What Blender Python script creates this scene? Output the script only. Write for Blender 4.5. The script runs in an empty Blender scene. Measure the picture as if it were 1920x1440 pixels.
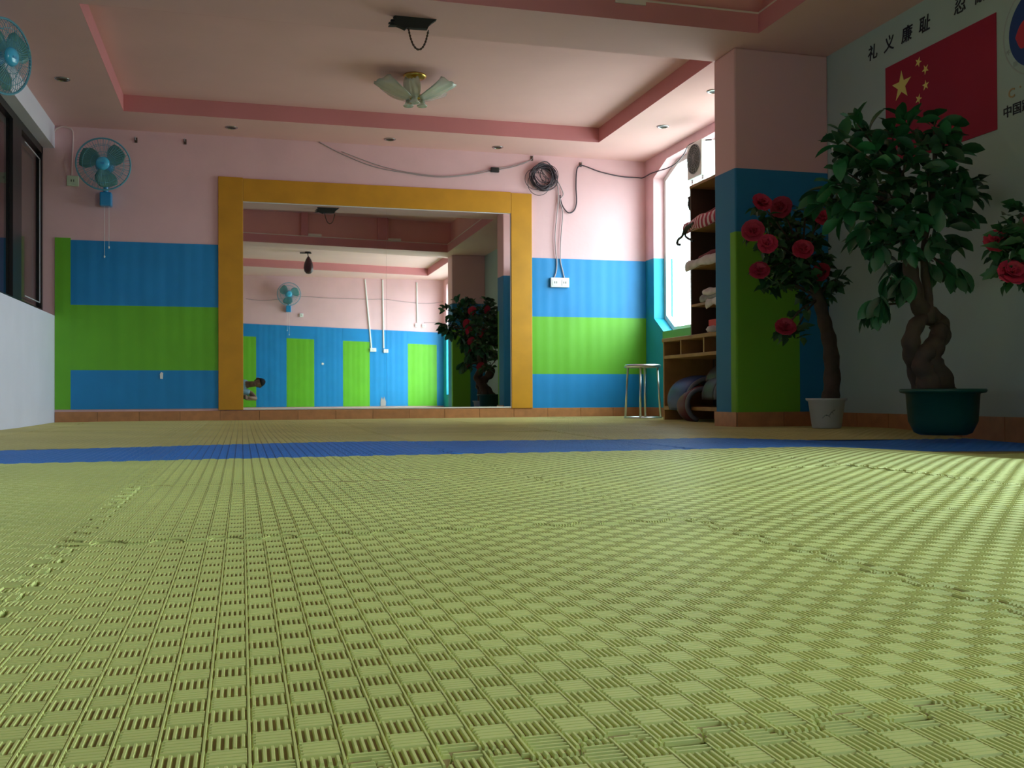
import bpy, bmesh, math, random
import numpy as np
from mathutils import Vector, Matrix, Quaternion
from mathutils.geometry import tessellate_polygon

# ---------------------------------------------------------------- camera
SC = bpy.context.scene
COL = SC.collection
FPX, YAW, PITCH, ROLL, CAMH = 1863.554, 0.265792, 0.010392, -0.004437, 0.2176
_F = Vector((math.sin(YAW)*math.cos(PITCH), math.cos(YAW)*math.cos(PITCH), math.sin(PITCH)))
_R0 = Vector((math.cos(YAW), -math.sin(YAW), 0)); _U0 = _R0.cross(_F)
_R = math.cos(ROLL)*_R0 + math.sin(ROLL)*_U0
_U = -math.sin(ROLL)*_R0 + math.cos(ROLL)*_U0
CAM = Vector((0, 0, CAMH))
cd = bpy.data.cameras.new('camera'); co = bpy.data.objects.new('camera', cd); COL.objects.link(co)
cd.sensor_width = 36; cd.lens = FPX/1920*36; cd.clip_start = 0.01; cd.clip_end = 200
M = Matrix.Identity(4)
for i in range(3):
    M[i][0] = _R[i]; M[i][1] = _U[i]; M[i][2] = -_F[i]; M[i][3] = CAM[i]
co.matrix_world = M
SC.camera = co

def at(px, py, axis, val, mirror=False):
    """world point seen at photo pixel (px, py) on the plane axis = val (used to measure positions)"""
    v = _F + _R*(px-960)/FPX - _U*(py-720)/FPX
    if mirror: py -= 6      # the mirror leans a little: its picture sits 6 px lower
    if mirror and axis == 1: val = 2*D - val
    t = (val-CAM[axis])/v[axis]
    p = CAM + v*t
    if mirror: p.y = 2*D - p.y
    return p

# ---------------------------------------------------------------- world, light, exposure
W = bpy.data.worlds.new('overcast_sky'); SC.world = W; W.use_nodes = True
nt = W.node_tree; nt.nodes.clear()
n_out = nt.nodes.new('ShaderNodeOutputWorld'); n_bg = nt.nodes.new('ShaderNodeBackground')
n_tc = nt.nodes.new('ShaderNodeTexCoord'); n_sep = nt.nodes.new('ShaderNodeSeparateXYZ'); n_cr = nt.nodes.new('ShaderNodeValToRGB')
nt.links.new(n_tc.outputs['Generated'], n_sep.inputs[0]); 
n_mr = nt.nodes.new('ShaderNodeMapRange'); n_mr.inputs[1].default_value = -1; n_mr.inputs[2].default_value = 1
nt.links.new(n_sep.outputs['Z'], n_mr.inputs[0]); nt.links.new(n_mr.outputs[0], n_cr.inputs[0])
e = n_cr.color_ramp.elements
e[0].position = 0.0; e[0].color = (.34, .38, .36, 1)
e[1].position = 1.0; e[1].color = (.76, .96, 1.0, 1)
x_ = e.new(.49); x_.color = (.45, .52, .50, 1)
x_ = e.new(.52); x_.color = (.82, .96, 1.0, 1)
nt.links.new(n_cr.outputs[0], n_bg.inputs[0]); n_bg.inputs[1].default_value = 14.0
nt.links.new(n_bg.outputs[0], n_out.inputs[0])
SC.view_settings.view_transform = 'Standard'; SC.view_settings.look = 'None'
SC.view_settings.gamma = 1; SC.view_settings.use_curve_mapping = False
SC.view_settings.exposure = 0.08
SC.cycles.use_denoising = True
SC.cycles.max_bounces = 10; SC.cycles.diffuse_bounces = 6; SC.cycles.glossy_bounces = 5
SC.cycles.sample_clamp_indirect = 6.0

# ---------------------------------------------------------------- measures
D = 9.1635          # far wall / mirror plane
H = 2.5228          # soffit height
WX = 3.875          # window wall
LX = -1.5302        # face of the low left wall
RY = -1.10          # rear wall behind the camera
M0, JL = 0.5898, -0.2455
PAINT = 1.5468; PY = 5.9735; PX = 3.1709; PPAINT = 1.718
TL, TR = -0.918, 3.166
REC = .135
rnd = random.Random(4)

def portal(loc, sy, sz):
    l = bpy.data.lights.new('daylight_portal', 'AREA'); l.shape = 'RECTANGLE'; l.size = sy; l.size_y = sz
    l.cycles.is_portal = True
    o = bpy.data.objects.new('daylight_portal', l); COL.objects.link(o)
    o.location = loc; o.rotation_euler = (math.radians(90), 0, math.radians(90))   # faces -X
    return o
W1 = (6.62, 8.96, .81, 2.436)      # window in view  (y0, y1, z0, z1)
W2 = (-.80, 1.90, .25, 2.40)       # second window beside the camera, out of frame
portal((WX+.18, (W1[0]+W1[1])/2, (W1[2]+W1[3])/2), W1[1]-W1[0], W1[3]-W1[2])
portal((WX+.18, (W2[0]+W2[1])/2, (W2[2]+W2[3])/2), W2[1]-W2[0], W2[3]-W2[2])

# ---------------------------------------------------------------- materials
MT = {}
def mat(name, col, rough=.6, noise=0, scale=8, spec=.5, metal=0, bump=0, bscale=60, trans=0, alpha=1, rand=0, coat=0):
    if name in MT: return MT[name]
    m = bpy.data.materials.new(name); m.use_nodes = True; t = m.node_tree
    b = t.nodes['Principled BSDF']; MT[name] = m
    b.inputs['Base Color'].default_value = (*col, 1); b.inputs['Roughness'].default_value = rough
    b.inputs['Metallic'].default_value = metal; b.inputs['Specular IOR Level'].default_value = spec
    b.inputs['Transmission Weight'].default_value = trans; b.inputs['Alpha'].default_value = alpha
    b.inputs['Coat Weight'].default_value = coat
    tc = t.nodes.new('ShaderNodeTexCoord')
    last = None
    if noise:
        n = t.nodes.new('ShaderNodeTexNoise'); n.inputs['Scale'].default_value = scale; n.inputs['Detail'].default_value = 5
        t.links.new(tc.outputs['Object'], n.inputs['Vector'])
        r = t.nodes.new('ShaderNodeMapRange'); r.inputs[1].default_value = .3; r.inputs[2].default_value = .7
        r.inputs[3].default_value = 1-noise; r.inputs[4].default_value = 1+noise*.6
        t.links.new(n.outputs['Fac'], r.inputs[0])
        h = t.nodes.new('ShaderNodeHueSaturation'); h.inputs['Color'].default_value = (*col, 1)
        t.links.new(r.outputs[0], h.inputs['Value']); last = h
    if rand:
        oi = t.nodes.new('ShaderNodeObjectInfo'); r2 = t.nodes.new('ShaderNodeMapRange')
        r2.inputs[3].default_value = 1-rand; r2.inputs[4].default_value = 1+rand
        t.links.new(oi.outputs['Random'], r2.inputs[0])
        h2 = t.nodes.new('ShaderNodeHueSaturation'); t.links.new(r2.outputs[0], h2.inputs['Value'])
        if last: t.links.new(last.outputs[0], h2.inputs['Color'])
        else: h2.inputs['Color'].default_value = (*col, 1)
        last = h2
    if last: t.links.new(last.outputs[0], b.inputs['Base Color'])
    if bump:
        n2 = t.nodes.new('ShaderNodeTexNoise'); n2.inputs['Scale'].default_value = bscale; n2.inputs['Detail'].default_value = 3
        t.links.new(tc.outputs['Object'], n2.inputs['Vector'])
        bp = t.nodes.new('ShaderNodeBump'); bp.inputs['Strength'].default_value = bump; bp.inputs['Distance'].default_value = .004
        t.links.new(n2.outputs['Fac'], bp.inputs['Height']); t.links.new(bp.outputs[0], b.inputs['Normal'])
    return m

def two_tone(name, low, high, z, rough=.6, rect=None, rcol=None):
    """wall paint changing colour at height z (real paint edge); rect=(y0,y1,z0,z1) a painted field of a third colour"""
    m = bpy.data.materials.new(name); m.use_nodes = True; t = m.node_tree; b = t.nodes['Principled BSDF']
    g = t.nodes.new('ShaderNodeNewGeometry'); s = t.nodes.new('ShaderNodeSeparateXYZ'); t.links.new(g.outputs['Position'], s.inputs[0])
    n = t.nodes.new('ShaderNodeTexNoise'); n.inputs['Scale'].default_value = 5; n.inputs['Detail'].default_value = 4
    t.links.new(g.outputs['Position'], n.inputs['Vector'])
    def gt(sock, v):
        q = t.nodes.new('ShaderNodeMath'); q.operation = 'GREATER_THAN'; t.links.new(sock, q.inputs[0]); q.inputs[1].default_value = v; return q.outputs[0]
    def mul(a, c):
        q = t.nodes.new('ShaderNodeMath'); q.operation = 'MULTIPLY'; t.links.new(a, q.inputs[0]); t.links.new(c, q.inputs[1]); return q.outputs[0]
    def inv(a):
        q = t.nodes.new('ShaderNodeMath'); q.operation = 'SUBTRACT'; q.inputs[0].default_value = 1; t.links.new(a, q.inputs[1]); return q.outputs[0]
    mx = t.nodes.new('ShaderNodeMix'); mx.data_type = 'RGBA'
    mx.inputs[6].default_value = (*low, 1); mx.inputs[7].default_value = (*high, 1)
    t.links.new(gt(s.outputs['Z'], z), mx.inputs[0]); last = mx.outputs[2]
    if rect:
        f = mul(mul(gt(s.outputs['Y'], rect[0]), inv(gt(s.outputs['Y'], rect[1]))), mul(gt(s.outputs['Z'], rect[2]), inv(gt(s.outputs['Z'], rect[3]))))
        m2 = t.nodes.new('ShaderNodeMix'); m2.data_type = 'RGBA'; t.links.new(f, m2.inputs[0]); t.links.new(last, m2.inputs[6])
        m2.inputs[7].default_value = (*rcol, 1); last = m2.outputs[2]
    r = t.nodes.new('ShaderNodeMapRange'); r.inputs[1].default_value = .3; r.inputs[2].default_value = .7; r.inputs[3].default_value = .93; r.inputs[4].default_value = 1.05
    t.links.new(n.outputs['Fac'], r.inputs[0])
    h = t.nodes.new('ShaderNodeHueSaturation'); t.links.new(r.outputs[0], h.inputs['Value']); t.links.new(last, h.inputs['Color'])
    t.links.new(h.outputs[0], b.inputs['Base Color']); b.inputs['Roughness'].default_value = rough
    MT[name] = m
    return m

C_PINK = (.80, .50, .54); C_BLUE = (.006, .24, .60); C_GREEN = (.14, .46, .018)
m_pink = mat('pink_wall_paint', C_PINK, .7, .05, 3, bump=.15, bscale=40)
m_ceil = mat('ceiling_paint', (.84, .51, .50), .75, .05, 1.5)
m_rose = mat('rose_tray_paint', (.66, .25, .27), .7, .05, 3)
m_salmon = mat('salmon_tray_paint', (.80, .38, .36), .7, .06, 2)
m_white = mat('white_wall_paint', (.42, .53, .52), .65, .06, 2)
m_wains = mat('lilac_white_paint', (.80, .78, .93), .6, .03, 3, bump=.1, bscale=30)
m_blue = mat('blue_vinyl', C_BLUE, .5, .06, 4)
m_green = mat('green_vinyl', C_GREEN, .5, .06, 4)
m_gold = mat('gold_brown_board', (.60, .27, .010), .45, .12, 5)
m_skirt = mat('terracotta_tile', (.50, .21, .085), .35, .18, 14, rand=.08)
m_grout = mat('tile_grout', (.33, .18, .10), .8)
m_dark = mat('dark_aluminium', (.012, .010, .012), .35)
m_black = mat('black_plastic', (.012, .012, .013), .5)
m_wood = mat('shelf_wood', (.36, .19, .065), .5, .2, 9)
m_woodd = mat('dark_wood', (.085, .045, .03), .6, .15, 7)
m_steel = mat('steel', (.6, .6, .62), .3, metal=1)
m_wplastic = mat('white_plastic', (.82, .83, .82), .4, .03, 20)
m_ivory = mat('ivory_plastic', (.62, .72, .55), .45)
m_foam = mat('yellow_foam', (.59, .63, .22), .48, .10, 2.2, rand=.045, spec=.5)
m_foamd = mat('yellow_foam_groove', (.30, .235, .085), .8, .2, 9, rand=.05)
m_bfoam = mat('blue_foam', (.03, .19, .62), .5, .08, 3, rand=.05)
m_bshade = mat('shade_brown_foam', (.60, .52, .20), .48, .12, 2.2, rand=.05)  # foam of the back rows, their brownish shade put into the colour
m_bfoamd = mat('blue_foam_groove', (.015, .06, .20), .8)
m_leaf = mat('ficus_leaf', (.025, .125, .05), .4, .2, 6, rand=.45)
m_leaf2 = mat('flower_leaf', (.03, .11, .04), .5, .2, 6, rand=.4)
m_petal = mat('red_petal', (.42, .018, .06), .6, .15, 20, rand=.25)
m_bark = mat('brown_bark', (.075, .05, .038), .8, .3, 12, bump=.5, bscale=25)
m_gpot = mat('green_plastic_pot', (.008, .075, .055), .4)
m_wpot = mat('white_ceramic_pot', (.50, .54, .55), .35, .04, 9)
m_inkp = mat('faded_pot_ink', (.16, .19, .22), .5)
m_soil = mat('potting_soil', (.04, .03, .02), .9)
m_flag = mat('flag_red', (.36, .010, .045), .7, .04, 5)
m_star = mat('flag_yellow', (.85, .72, .22), .6)
m_ink = mat('black_ink', (.01, .012, .03), .6)
m_navy = mat('navy_paint', (.01, .05, .22), .6)
m_red = mat('red_paint', (.55, .03, .06), .6)
m_gring = mat('grey_ring_paint', (.38, .42, .44), .6)
m_goldp = mat('gold_paint', (.45, .30, .16), .6)
m_fanb = mat('blue_fan_plastic', (.02, .28, .62), .3, coat=.3)
m_fanc = mat('light_blue_fan_cap', (.06, .50, .85), .25, coat=.5)
m_cage = mat('pale_blue_wire', (.12, .36, .50), .4)
m_blade = mat('green_fan_blade', (.16, .45, .42), .35, trans=.55)
m_cable = mat('black_cable', (.05, .035, .05), .5)
m_cablew = mat('grey_cable', (.42, .34, .36), .5)
m_mirror = mat('mirror_silver', (.86, .88, .88), .012, metal=1)
m_glasst = mat('chandelier_glass', (.72, .80, .72), .18, trans=.55, coat=.4)
m_brass = mat('brass', (.75, .55, .15), .25, metal=1)
m_chrome = mat('chrome_ring', (.45, .45, .45), .25, metal=1)
m_maroon = mat('maroon_room', (.20, .03, .05), .8)
m_soot = mat('dark_void', (.02, .02, .018), .9)

gm = bpy.data.materials.new('window_glass'); gm.use_nodes = True
g = gm.node_tree; g.nodes.clear(); o_ = g.nodes.new('ShaderNodeOutputMaterial'); mxs = g.nodes.new('ShaderNodeMixShader')
tr_ = g.nodes.new('ShaderNodeBsdfTransparent'); gl_ = g.nodes.new('ShaderNodeBsdfGlossy'); gl_.inputs['Roughness'].default_value = .02
tr_.inputs[0].default_value = (.93, .97, .96, 1); fr_ = g.nodes.new('ShaderNodeLayerWeight'); pw_ = g.nodes.new('ShaderNodeMath'); pw_.operation = 'POWER'; pw_.inputs[1].default_value = 4; ad_ = g.nodes.new('ShaderNodeMath'); ad_.operation = 'MULTIPLY_ADD'; ad_.inputs[1].default_value = .6; ad_.inputs[2].default_value = .03
g.links.new(fr_.outputs['Facing'], pw_.inputs[0]); g.links.new(pw_.outputs[0], ad_.inputs[0]); g.links.new(ad_.outputs[0], mxs.inputs[0]); g.links.new(tr_.outputs[0], mxs.inputs[1]); g.links.new(gl_.outputs[0], mxs.inputs[2]); g.links.new(mxs.outputs[0], o_.inputs[0])
MT['window_glass'] = gm

# ---------------------------------------------------------------- mesh helpers
class MB:
    def __init__(s): s.v = []; s.f = []; s.m = []
    def add(s, v, f, mi=0):
        b = len(s.v); s.v += [tuple(p) for p in v]; s.f += [tuple(b+i for i in q) for q in f]; s.m += [mi]*len(f); return s
    def box(s, lo, hi, mi=0, rot=None, bev=0):
        (a, b, c), (d, e_, f) = lo, hi
        v = [(a,b,c),(d,b,c),(d,e_,c),(a,e_,c),(a,b,f),(d,b,f),(d,e_,f),(a,e_,f)]
        if rot is not None:
            cc = Vector(((a+d)/2,(b+e_)/2,(c+f)/2)); v = [tuple(rot@(Vector(p)-cc)+cc) for p in v]
        return s.add(v, [(0,3,2,1),(4,5,6,7),(0,1,5,4),(1,2,6,5),(2,3,7,6),(3,0,4,7)], mi)
    def tube(s, path, r, n=8, mi=0, caps=True, closed=False):
        P = [Vector(p) for p in path]; k = len(P); rr = r if hasattr(r, '__len__') else [r]*k
        vs = []; up = Vector((0.13, .31, .94)).normalized()
        prev = None
        for i, p in enumerate(P):
            if closed: t = P[(i+1) % k]-P[i-1]
            else: t = P[min(i+1, k-1)]-P[max(i-1, 0)]
            t = t.normalized() if t.length > 1e-9 else Vector((0,0,1))
            if prev is None:
                a = t.cross(up)
                if a.length < .1: a = t.cross(Vector((1,0,0)))
            else: a = prev - t*prev.dot(t)
            a.normalize(); prev = a; b = t.cross(a)
            for j in range(n):
                w = 2*math.pi*j/n; vs.append(p+(a*math.cos(w)+b*math.sin(w))*rr[i])
        fs = []
        for i in range(k if closed else k-1):
            i2 = (i+1) % k
            for j in range(n):
                fs.append((i*n+j, i*n+(j+1) % n, i2*n+(j+1) % n, i2*n+j))
        if caps and not closed:
            fs.append(tuple(range(n-1, -1, -1))); fs.append(tuple((k-1)*n+j for j in range(n)))
        return s.add(vs, fs, mi)
    def lathe(s, prof, c, n=32, mi=0, axis='z', rib=0):
        vs = []; fs = []
        for (r, h) in prof:
            for j in range(n):
                w = 2*math.pi*j/n; x, y = r*math.cos(w), r*math.sin(w)
                if axis == 'z': p = (c[0]+x, c[1]+y, c[2]+h)
                elif axis == 'y': p = (c[0]+x, c[1]+h, c[2]+y)
                else: p = (c[0]+h, c[1]+x, c[2]+y)
                vs.append(p)
        for i in range(len(prof)-1):
            for j in range(n): fs.append((i*n+j, i*n+(j+1) % n, (i+1)*n+(j+1) % n, (i+1)*n+j))
        return s.add(vs, fs, mi)
    def disc(s, c, r, n=24, axis='z', mi=0):
        vs = [tuple(c)]
        for j in range(n):
            w = 2*math.pi*j/n; x, y = r*math.cos(w), r*math.sin(w)
            vs.append({'z': (c[0]+x, c[1]+y, c[2]), 'y': (c[0]+x, c[1], c[2]+y), 'x': (c[0], c[1]+x, c[2]+y)}[axis])
        return s.add(vs, [(0, 1+j, 1+(j+1) % n) for j in range(n)], mi)
    def build(s, name, mats, parent=None, smooth=False, bevel=0, kind=None, label=None, solid=0, local=False):
        me = bpy.data.meshes.new(name)
        off = Vector((0,0,0))
        if parent is not None and not local:
            q = parent
            while q is not None: off = off + Vector(q.location); q = q.parent
        v = [(p[0]-off.x, p[1]-off.y, p[2]-off.z) for p in s.v] if off.length else s.v
        me.from_pydata(v, [], s.f)
        if not isinstance(mats, (list, tuple)): mats = [mats]
        for m in mats: me.materials.append(m)
        if len(mats) > 1: me.polygons.foreach_set('material_index', s.m)
        me.validate(); 
        bm = bmesh.new(); bm.from_mesh(me); bmesh.ops.recalc_face_normals(bm, faces=bm.faces); bm.to_mesh(me); bm.free()
        if smooth: me.polygons.foreach_set('use_smooth', [True]*len(me.polygons))
        o = bpy.data.objects.new(name, me); COL.objects.link(o)
        if parent is not None: o.parent = parent
        if bevel:
            b = o.modifiers.new('bevel', 'BEVEL'); b.width = bevel; b.segments = 2; b.limit_method = 'ANGLE'
        if solid:
            b = o.modifiers.new('solid', 'SOLIDIFY'); b.thickness = solid; b.offset = 0
        if kind: o['kind'] = kind
        if label: o['label'] = label
        return o

def thing(name, label, cat, loc=(0,0,0), group=None):
    o = bpy.data.objects.new(name, None); COL.objects.link(o); o.location = loc; o.empty_display_size = .1
    o['label'] = label; o['category'] = cat
    if group: o['group'] = group
    return o
def tag(o, label, cat, group=None):
    o['label'] = label; o['category'] = cat
    if group: o['group'] = group
    return o
def struct(o): o['kind'] = 'structure'; return o

def smooth_path(P, k=6):
    P = [Vector(p) for p in P]; out = []
    for i in range(len(P)-1):
        p0 = P[max(i-1,0)]; p1 = P[i]; p2 = P[i+1]; p3 = P[min(i+2, len(P)-1)]
        for j in range(k):
            t = j/k
            out.append(.5*((2*p1)+(p2-p0)*t+(2*p0-5*p1+4*p2-p3)*t*t+(3*p1-p0-3*p2+p3)*t**3))
    out.append(P[-1]); return out

def plate(outer, holes, axis, base, thick, mb=None, mi=0, mi_side=None):
    """flat slab with holes; outer/holes are 2D loops in the two other axes; slab spans base..base+thick"""
    mb = mb or MB(); mi_side = mi if mi_side is None else mi_side
    def P(u, v, w):
        return {0: (w, u, v), 1: (u, w, v), 2: (u, v, w)}[axis]
    loops = [outer]+list(holes)
    flat = [p for l in loops for p in l]
    tris = tessellate_polygon([[Vector((p[0], p[1], 0)) for p in l] for l in loops])
    mb.add([P(p[0], p[1], base) for p in flat], tris, mi)
    mb.add([P(p[0], p[1], base+thick) for p in flat], [tuple(reversed(t)) for t in tris], mi)
    for l in loops:
        n = len(l)
        for i in range(n):
            a, b = l[i], l[(i+1) % n]
            mb.add([P(*a, base), P(*b, base), P(*b, base+thick), P(*a, base+thick)], [(0,1,2,3)], mi_side)
    return mb
def rect(a, b, c, d): return [(a, b), (c, b), (c, d), (a, d)]

# ================================================================ SETTING
# sub-floor
FX0, FX1 = LX, WX
floor = struct(MB().box((FX0-.15, RY-.1, -.16), (FX1+.2, D+.1, -.10)).build('floor', m_grout))

def sag(x, y):
    """the mats lie uneven: they dip beside the white wall, and roll a little elsewhere"""
    def ss(t): t = max(0, min(1, t)); return t*t*(3-2*t)
    z = -.046*ss((x-2.15)/1.05)*ss((y-2.0)/1.2)*(1-ss((y-4.3)/1.1))
    z += .006*math.sin(x*2.1+.6)*math.sin(y*1.7+.3)*ss((y-1.2)/1.5)
    return z

NC = 36; CELL = 1/NC; TA = CELL*.45
def wave(t):    # interlocking jigsaw edge
    k = (t/(CELL*1.5)) % 2
    if k < .10: return TA*(k/.10)*1.0
    if k < .90: return TA
    if k < 1.10: return TA*(1-(k-.90)/.10)
    if k < 1.90: return -TA
    return -TA*(1-(k-1.90)/.10)
def edge(t): return wave(t)
def mat_mesh(x0, x1, y0, y1, flags, bend=None, name='foam_mat'):
    """foam mat in local coordinates 0..1; region x0..x1,y0..y1; flags = toothed sides (l,r,b,t)"""
    g = .0022; Z0 = -.0024
    l, r, b, t = flags
    fx0 = lambda y: x0+(edge(y) if l else 0)+g
    fx1 = lambda y: x1+(edge(y) if r else 0)-g
    fy0 = lambda x: y0+(edge(x+.3) if b else 0)+g
    fy1 = lambda x: y1+(edge(x+.3) if t else 0)-g
    def inside(x, y): return fx0(y) <= x <= fx1(y) and fy0(x) <= y <= fy1(x)
    V = []; F = []; MI = []
    step = CELL/6
    def rng(a, b_):
        k = max(2, int((b_-a)/step)); return [a+(b_-a)*i/k for i in range(k+1)]
    loop = []
    loop += [(x, fy0(x)) for x in rng(x0+TA*1.2, x1-TA*1.2)]
    loop += [(fx1(y), y) for y in rng(y0+TA*1.2, y1-TA*1.2)]
    loop += [(x, fy1(x)) for x in reversed(rng(x0+TA*1.2, x1-TA*1.2))]
    loop += [(fx0(y), y) for y in reversed(rng(y0+TA*1.2, y1-TA*1.2))]
    k = len(loop)
    sub = None
    if bend is None:
        V += [(p[0], p[1], Z0) for p in loop]; F.append(tuple(range(k))); MI.append(1)
    else:   # inner grid plus rim strips, so that the sheet can bend
        G = 16; gx = [x0+.03+(x1-x0-.06)*i/G for i in range(G+1)]; gy = [y0+.03+(y1-y0-.06)*i/G for i in range(G+1)]
        per = [(x, gy[0]) for x in gx]+[(gx[-1], y) for y in gy[1:]]+[(x, gy[-1]) for x in reversed(gx[:-1])]+[(gx[0], y) for y in reversed(gy[1:-1])]
        tris = tessellate_polygon([[Vector((p[0], p[1], 0)) for p in loop], [Vector((p[0], p[1], 0)) for p in per]])
        V += [(p[0], p[1], Z0) for p in loop+per]
        for tt in tris: F.append(tuple(tt)); MI.append(1)
        bb = len(V)
        for y in gy:
            for x in gx: V.append((x, y, Z0))
        for j in range(G):
            for i in range(G):
                F.append((bb+j*(G+1)+i, bb+j*(G+1)+i+1, bb+(j+1)*(G+1)+i+1, bb+(j+1)*(G+1)+i)); MI.append(1)
    b0 = len(V); V += [(p[0], p[1], -.026) for p in loop]
    top0 = 0
    for i in range(k):
        j = (i+1) % k; F.append((top0+i, b0+i, b0+j, top0+j)); MI.append(0)
    h = .0024
    def slab(a, b_, c, d, z):      # raised flat field of the fine-ribbed cells
        b1 = len(V); e3 = .0010
        V.extend([(a, c, Z0), (b_, c, Z0), (b_, d, Z0), (a, d, Z0), (a+e3, c+e3, z), (b_-e3, c+e3, z), (b_-e3, d-e3, z), (a+e3, d-e3, z)])
        F.extend([(b1+4, b1+5, b1+6, b1+7), (b1, b1+1, b1+5, b1+4), (b1+1, b1+2, b1+6, b1+5), (b1+2, b1+3, b1+7, b1+6), (b1+3, b1, b1+4, b1+7)]); MI.extend([0]*5)
    def ridge(cx, cy, L0, L1, vert, w=.00165):
        b1 = len(V); e2 = .0012
        for q, zz, ww in ((L0, 0, w), (L0+e2, 1, w*.5), (L1-e2, 1, w*.5), (L1, 0, w)):
            for sg in (-1, 1):
                z = 0.0 if zz else Z0
                V.append((cx+sg*ww, q, z) if vert else (q, cy+sg*ww, z))
        # base corners 0,1 (start) 6,7 (end), top 2,3,4,5
        F.extend([(0+b1, 1+b1, 3+b1, 2+b1), (2+b1, 3+b1, 5+b1, 4+b1), (4+b1, 5+b1, 7+b1, 6+b1), (0+b1, 2+b1, 4+b1, 6+b1), (1+b1, 7+b1, 5+b1, 3+b1)])
        MI.extend([0]*5)
    c0, c1 = -1, NC+1
    for cxi in range(c0, c1+1):       # fine rib between the columns
        cx = cxi*CELL
        if cx < x0-TA or cx > x1+TA: continue
        bor = cx < x0+TA+.001 or cx > x1-TA-.001
        if not bor:
            ya_ = fy0(cx)+.0005; yb__ = fy1(cx)-.0005; K = 4
            for q in range(K): ridge(cx, None, ya_+(yb__-ya_)*q/K, ya_+(yb__-ya_)*(q+1)/K, True, .0013)
        else:
            K = 200; run = None; ya_, yb__ = y0-TA, y1+TA
            for i in range(K+1):
                ok = i < K and inside(cx, ya_+(yb__-ya_)*(i+.5)/K)
                if ok and run is None: run = ya_+(yb__-ya_)*i/K
                if not ok and run is not None:
                    en = ya_+(yb__-ya_)*i/K
                    if en-run > .004: ridge(cx, None, run, en, True, .0013)
                    run = None
    for cyi in range(c0, c1):
        for cxi in range(c0, c1):
            ax, ay = cxi*CELL, cyi*CELL
            if ax+CELL < x0-TA or ax > x1+TA or ay+CELL < y0-TA or ay > y1+TA: continue
            vert = (cxi+cyi) % 2 == 0
            border = ax < x0+TA+.001 or ax+CELL > x1-TA-.001 or ay < y0+TA+.001 or ay+CELL > y1-TA-.001
            for q in range(5):
                off = (.0013+(CELL-.0026)*(q+.5)/5) if vert else (q+.5)*CELL/5
                if vert: cx, cy = ax+off, None; s0, s1 = ay+.0006, ay+CELL-.0006
                else: cx, cy = None, ay+off; s0, s1 = ax+.0014, ax+CELL-.0006
                if not border:
                    if vert or q != 5: ridge(cx, cy, s0, s1, vert, .00165 if vert else .0019)
                    if not vert and q == 0: slab(ax+.0031, ax+CELL-.0006, ay+.0005, ay+CELL-.0005, -.0004)
                else:
                    K = 8; run = None
                    for i in range(K+1):
                        m_ = s0+(s1-s0)*(i+.5)/K
                        if i < K: ok = inside(cx, m_) if vert else inside(m_, cy)
                        else: ok = False
                        if ok and run is None: run = s0+(s1-s0)*i/K
                        if not ok and run is not None:
                            en = s0+(s1-s0)*i/K
                            if en-run > .004: ridge(cx, cy, run, en, vert)
                            run = None
    if bend is not None: V = [(x, y, z+bend(x, y)) for (x, y, z) in V]
    me = bpy.data.meshes.new(name); me.from_pydata(V, [], F)
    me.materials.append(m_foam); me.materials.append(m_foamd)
    me.polygons.foreach_set('material_index', MI)
    me.update()
    return me
_mc = {}
cols = [(JL+i) for i in range(-2, 5)]
rows = [(M0+i) for i in range(-2, 9)]
for ix, X in enumerate(cols):
    for iy, Y in enumerate(rows):
        a0, a1 = max(0, FX0+.004-X), min(1, FX1-.004-X); b0, b1 = max(0, RY+.004-Y), min(1, D-.004-Y)
        if a1-a0 < .03 or b1-b0 < .03: continue
        fl = (a0 == 0, a1 == 1, b0 == 0, b1 == 1)
        blue = abs(Y-(M0+3)) < .01
        zs = [sag(X+u, Y+v) for u in (a0, (a0+a1)/2, a1) for v in (b0, (b0+b1)/2, b1)]
        zc = sag(X+(a0+a1)/2, Y+(b0+b1)/2)
        gx_ = (sag(X+a1, Y+.5)-sag(X+a0, Y+.5))/(a1-a0); gy_ = (sag(X+.5, Y+b1)-sag(X+.5, Y+b0))/(b1-b0)
        need = max(abs(z-(zc+gx_*(u-(a0+a1)/2)+gy_*(v-(b0+b1)/2))) for z, (u, v) in zip(zs, [(u, v) for u in (a0, (a0+a1)/2, a1) for v in (b0, (b0+b1)/2, b1)]))
        strong = need > .004
        if strong:
            me = mat_mesh(a0, a1, b0, b1, fl, bend=lambda x, y, X=X, Y=Y: sag(X+x, Y+y))
        else:
            key = (round(a0, 3), round(a1, 3), round(b0, 3), round(b1, 3))
            if key not in _mc: _mc[key] = mat_mesh(a0, a1, b0, b1, fl)
            me = _mc[key]
        o = bpy.data.objects.new('foam_mat', me); COL.objects.link(o); o.parent = floor
        if strong: o.location = (X, Y, 0)
        else:
            o.location = (X, Y, zc-gx_*(a0+a1)/2-gy_*(b0+b1)/2); o.rotation_euler = (math.atan(gy_), -math.atan(gx_), 0)
        o.location.z -= rnd.uniform(0, .0022)
        if blue:
            for i, mm in enumerate((m_bfoam, m_bfoamd)):
                o.material_slots[i].link = 'OBJECT'; o.material_slots[i].material = mm
            o['label'] = 'blue foam mat'
        elif Y > M0+3.5:
            o.material_slots[0].link = 'OBJECT'; o.material_slots[0].material = m_bshade
# packing under the mats so that they lie on something
MB().box((FX0, RY, -.10), (FX1, D, -.073)).build('underlay', m_grout, floor)

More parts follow.
